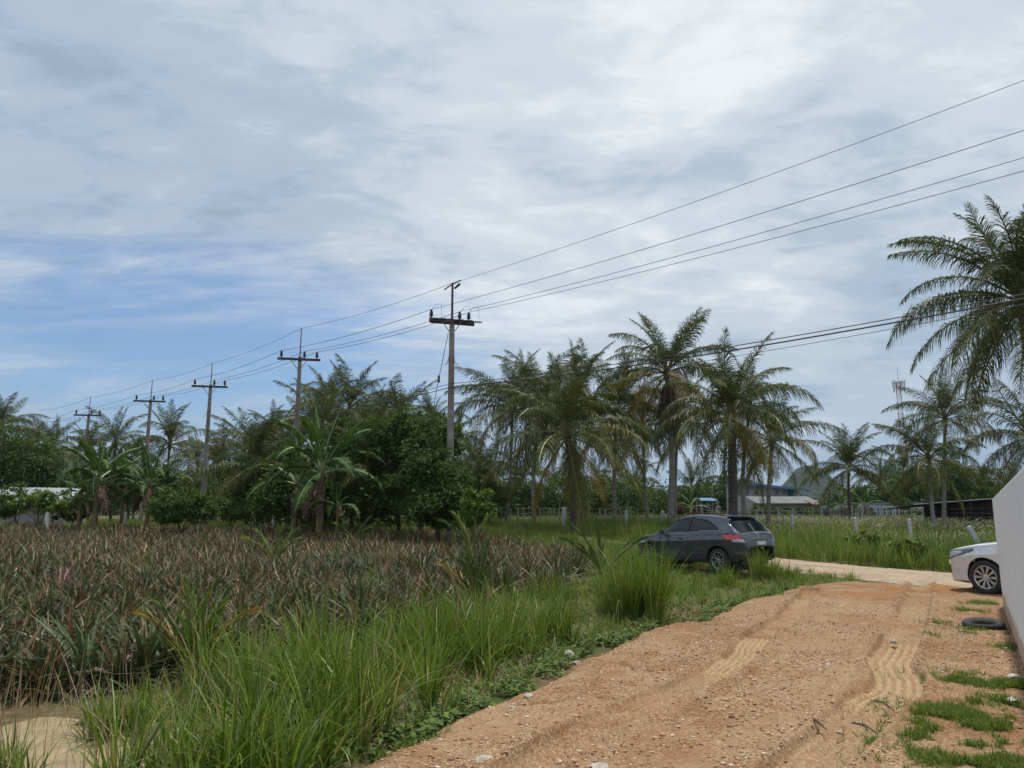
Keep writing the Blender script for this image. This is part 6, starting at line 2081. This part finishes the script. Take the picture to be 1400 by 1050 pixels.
# dry stalks standing at bottom left
x, y = scatter(420, -5.2, -2.0, 4.6, 7.4, rg_)
V, F = blades(np.stack([x, y, terr(x, y)], 1), rg_.uniform(0, 6.3, len(x)), rg_.uniform(.05, .5, len(x)), rg_.normal(0, .3, len(x)), rg_.uniform(.4, .8, len(x)), np.full(len(x), .009), 3)
stuffm('dry_stalks', V, F, M['dry'], 'dry straw-coloured stalks at the bottom left', 'dry grass')
x, y = scatter(60, -3.8, 0.2, 6, 9.5, rg_)
k = k_near(x, y, rg_); x, y = x[k], y[k]
V, F = blades(np.stack([x, y, terr(x, y) + .62], 1), rg_.uniform(0, 6.3, len(x)), rg_.uniform(.0, .3, len(x)), rg_.normal(0, .3, len(x)), rg_.uniform(.2, .32, len(x)), np.full(len(x), .016), 3, prof=np.array((.5, 1, .9, .2)))
stuffm('grass_spikes', V, F, M['dry'], 'pale brown flower spikes above the foreground grass', 'grass')

# ------------------------------------------------------------------ gravel, stones, litter
ico = np.array([(0, 0, 1), (.89, 0, .45), (.28, .85, .45), (-.72, .53, .45), (-.72, -.53, .45), (.28, -.85, .45), (.72, .53, -.45), (-.28, .85, -.45), (-.89, 0, -.45), (-.28, -.85, -.45), (.72, -.53, -.45), (0, 0, -1)])
icf = np.array([(0, 1, 2), (0, 2, 3), (0, 3, 4), (0, 4, 5), (0, 5, 1), (1, 6, 2), (2, 7, 3), (3, 8, 4), (4, 9, 5), (5, 10, 1), (2, 6, 7), (3, 7, 8), (4, 8, 9), (5, 9, 10), (1, 10, 6)])
n = 17000
x = rg_.uniform(-1.6, 8.6, n * 4); y = 4.4 + rg_.random(n * 4) ** 1.5 * 10
k = (sdist(np.stack([x, y], 1), YARD) > -0.15) & (fbm(x * .9, y * .9, 3, 91) + rg_.normal(0, .12, len(x)) > .5) & (x < 7.5)
for i in (0, 1):
    k &= polyline_dist(np.stack([x, y], 1), smooth_path([G(*p) for p in TR[i][0]]))[0] > .2
x, y = x[k][:n], y[k][:n]; n = len(x)
z = yard_height(x, y, True)[0]
sz = np.clip(rg_.lognormal(-4.9, .42, n), .004, .026)
J = rg_.uniform(.7, 1.25, (n, 12, 1)) * ico[None]
rz_ = rg_.uniform(0, 6.3, n)[:, None]
X = (J[..., 0] * np.cos(rz_) - J[..., 1] * np.sin(rz_)) * 1.25; Y = J[..., 0] * np.sin(rz_) + J[..., 1] * np.cos(rz_)
V = np.stack([X * sz[:, None] + x[:, None], Y * sz[:, None] + y[:, None], J[..., 2] * .7 * sz[:, None] + (z + sz * .25)[:, None]], -1).reshape(-1, 3)
F = (icf[None] + (np.arange(n) * 12)[:, None, None]).reshape(-1, 3)
stuffm('gravel', V, F, M['gravel'], 'reddish gravel scattered over the dirt yard', 'gravel')
print('gravel', n)


def stone(px, py, r, label, mat=None, flat=.6, seed=0, name='stone'):
    rg2 = np.random.default_rng(seed + 5)
    import bmesh
    bm = bmesh.new(); bmesh.ops.create_icosphere(bm, subdivisions=3, radius=1)
    dirs = rg2.normal(size=(9, 3)); dirs /= np.linalg.norm(dirs, axis=1, keepdims=True); cut = rg2.uniform(.62, .9, 9)
    for v in bm.verts:
        p = np.array(v.co)
        for d_, c_ in zip(dirs, cut):
            e = p @ d_ - c_
            if e > 0: p = p - d_ * e
        p = p * (1 + .12 * (vnoise(p[0] * 4 + 9, p[1] * 4 + p[2] * 3, seed) - .5))
        v.co = p * np.array((r * 1.2, r, r * flat))
    me = bpy.data.meshes.new(name); bm.to_mesh(me); bm.free(); me.materials.append(mat or M['stone'])
    g = G(px, py)
    o = link(name, me, None, (g[0], g[1], yz(*g) + r * flat * .4), (0, 0, rg2.uniform(0, 6)))
    return tag(o, label, 'stone')


stone(779, 888, .10, 'largest pale rock, at the edge of the grass left of the yard', seed=1, flat=.8)
stone(789, 895, .05, 'pale stone tucked against the largest rock', seed=2)
stone(1149, 1000, .028, 'small bright white stone in the right-hand tyre track', seed=3)
stone(722, 952, .04, 'white stone under the creeping leaves at the left shoulder', seed=4)
stone(664, 1040, .07, 'flat pale stone in the foreground gravel', seed=5, flat=.35)
stone(820, 1048, .07, 'flat pale stone at the very bottom of the view', seed=6, flat=.3)
stone(700, 968, .03, 'small pale stone beside the left shoulder', seed=7)
stone(1223, 878, .05, 'pale stone by the bend of the right-hand tyre track', seed=8)
stone(1390, 962, .035, 'grey stone near the white wall', seed=9)
stone(533, 1012, .03, 'small white stone at the lower left edge of the dirt', seed=10)
stone(840, 855, .035, 'small pale stone below the biggest grass clump', seed=11)
stone(462, 1015, .03, 'pale stone in the shaded grass at the bottom', seed=12)
stone(1095, 798, .10, 'rough pale lump of dirt at the far left corner of the yard', seed=13, flat=.5)

# half-buried tyre lying by the wall
g = G(1345, 857); m = MB()
m.lathe([(0.17, -.05), (.26, -.075), (.285, -.04), (.285, .04), (.26, .075), (.17, .05), (.155, 0)], 28, None, True)
o = m.build('old_tyre', CARM['tyre'], None, True, (g[0], g[1], yz(*g) + .015)); o.rotation_euler = (.05, -.06, 0)
tag(o, 'old black tyre lying half buried in the grass beside the white wall', 'tyre')
# rubbish and twigs
for (px, py, sx1, sy1, col, lab) in ((1385, 927, .07, .04, 'post_white', 'crumpled white wrapper near the foot of the white wall'), (1384, 962, .06, .05, 'galv', 'grey scrap of litter on the dirt by the wall')):
    g = G(px, py); m = MB()
    m.add([(-sx1, -sy1, 0), (0, -sy1 * 1.2, .02), (sx1, -sy1 * .6, .005), (-sx1 * .9, 0, .018), (0, 0, .034), (sx1, .005, .012), (-sx1 * .8, sy1, .004), (0, sy1, .02), (sx1 * .8, sy1, 0)], [(0, 1, 4, 3), (1, 2, 5, 4), (3, 4, 7, 6), (4, 5, 8, 7)])
    o = m.build('litter', M[col], None, False, (g[0], g[1], yz(*g) + .012)); sol = o.modifiers.new('t', 'SOLIDIFY'); sol.thickness = .003
    tag(o, lab, 'litter')
for i, (a, b, lab) in enumerate((((1165, 990), (1200, 1004), 'dark twig lying right of the white stone'), ((1100, 985), (1130, 996), 'thin twig lying left of the white stone'), ((1195, 960), (1222, 975), 'short twig beside the right-hand tyre track'))):
    p, q = G(*a), G(*b); c = (p + q) / 2 + np.array((.02, .03))
    m = MB(); m.tube([(p[0], p[1], yz(*p) + .012), (c[0], c[1], yz(*c) + .03), (q[0], q[1], yz(*q) + .012)], [.008, .01, .005], 6)
    tag(m.build('twig', M['bark']), lab, 'twig')

# ------------------------------------------------------------------ air
hm = bpy.data.materials.new('haze'); hm.use_nodes = True
hn = hm.node_tree.nodes; hn.clear()
pv = hn.new('ShaderNodeVolumePrincipled'); pv.inputs['Color'].default_value = (0.72, 0.82, 0.95, 1); pv.inputs['Density'].default_value = 0.00014
pv.inputs['Anisotropy'].default_value = 0.2
ho = hn.new('ShaderNodeOutputMaterial'); hm.node_tree.links.new(pv.outputs[0], ho.inputs['Volume'])
m = MB(); m.box((0, 1200, 77), (5600, 5200, 196)); tag(m.build('haze', hm), kind='stuff')
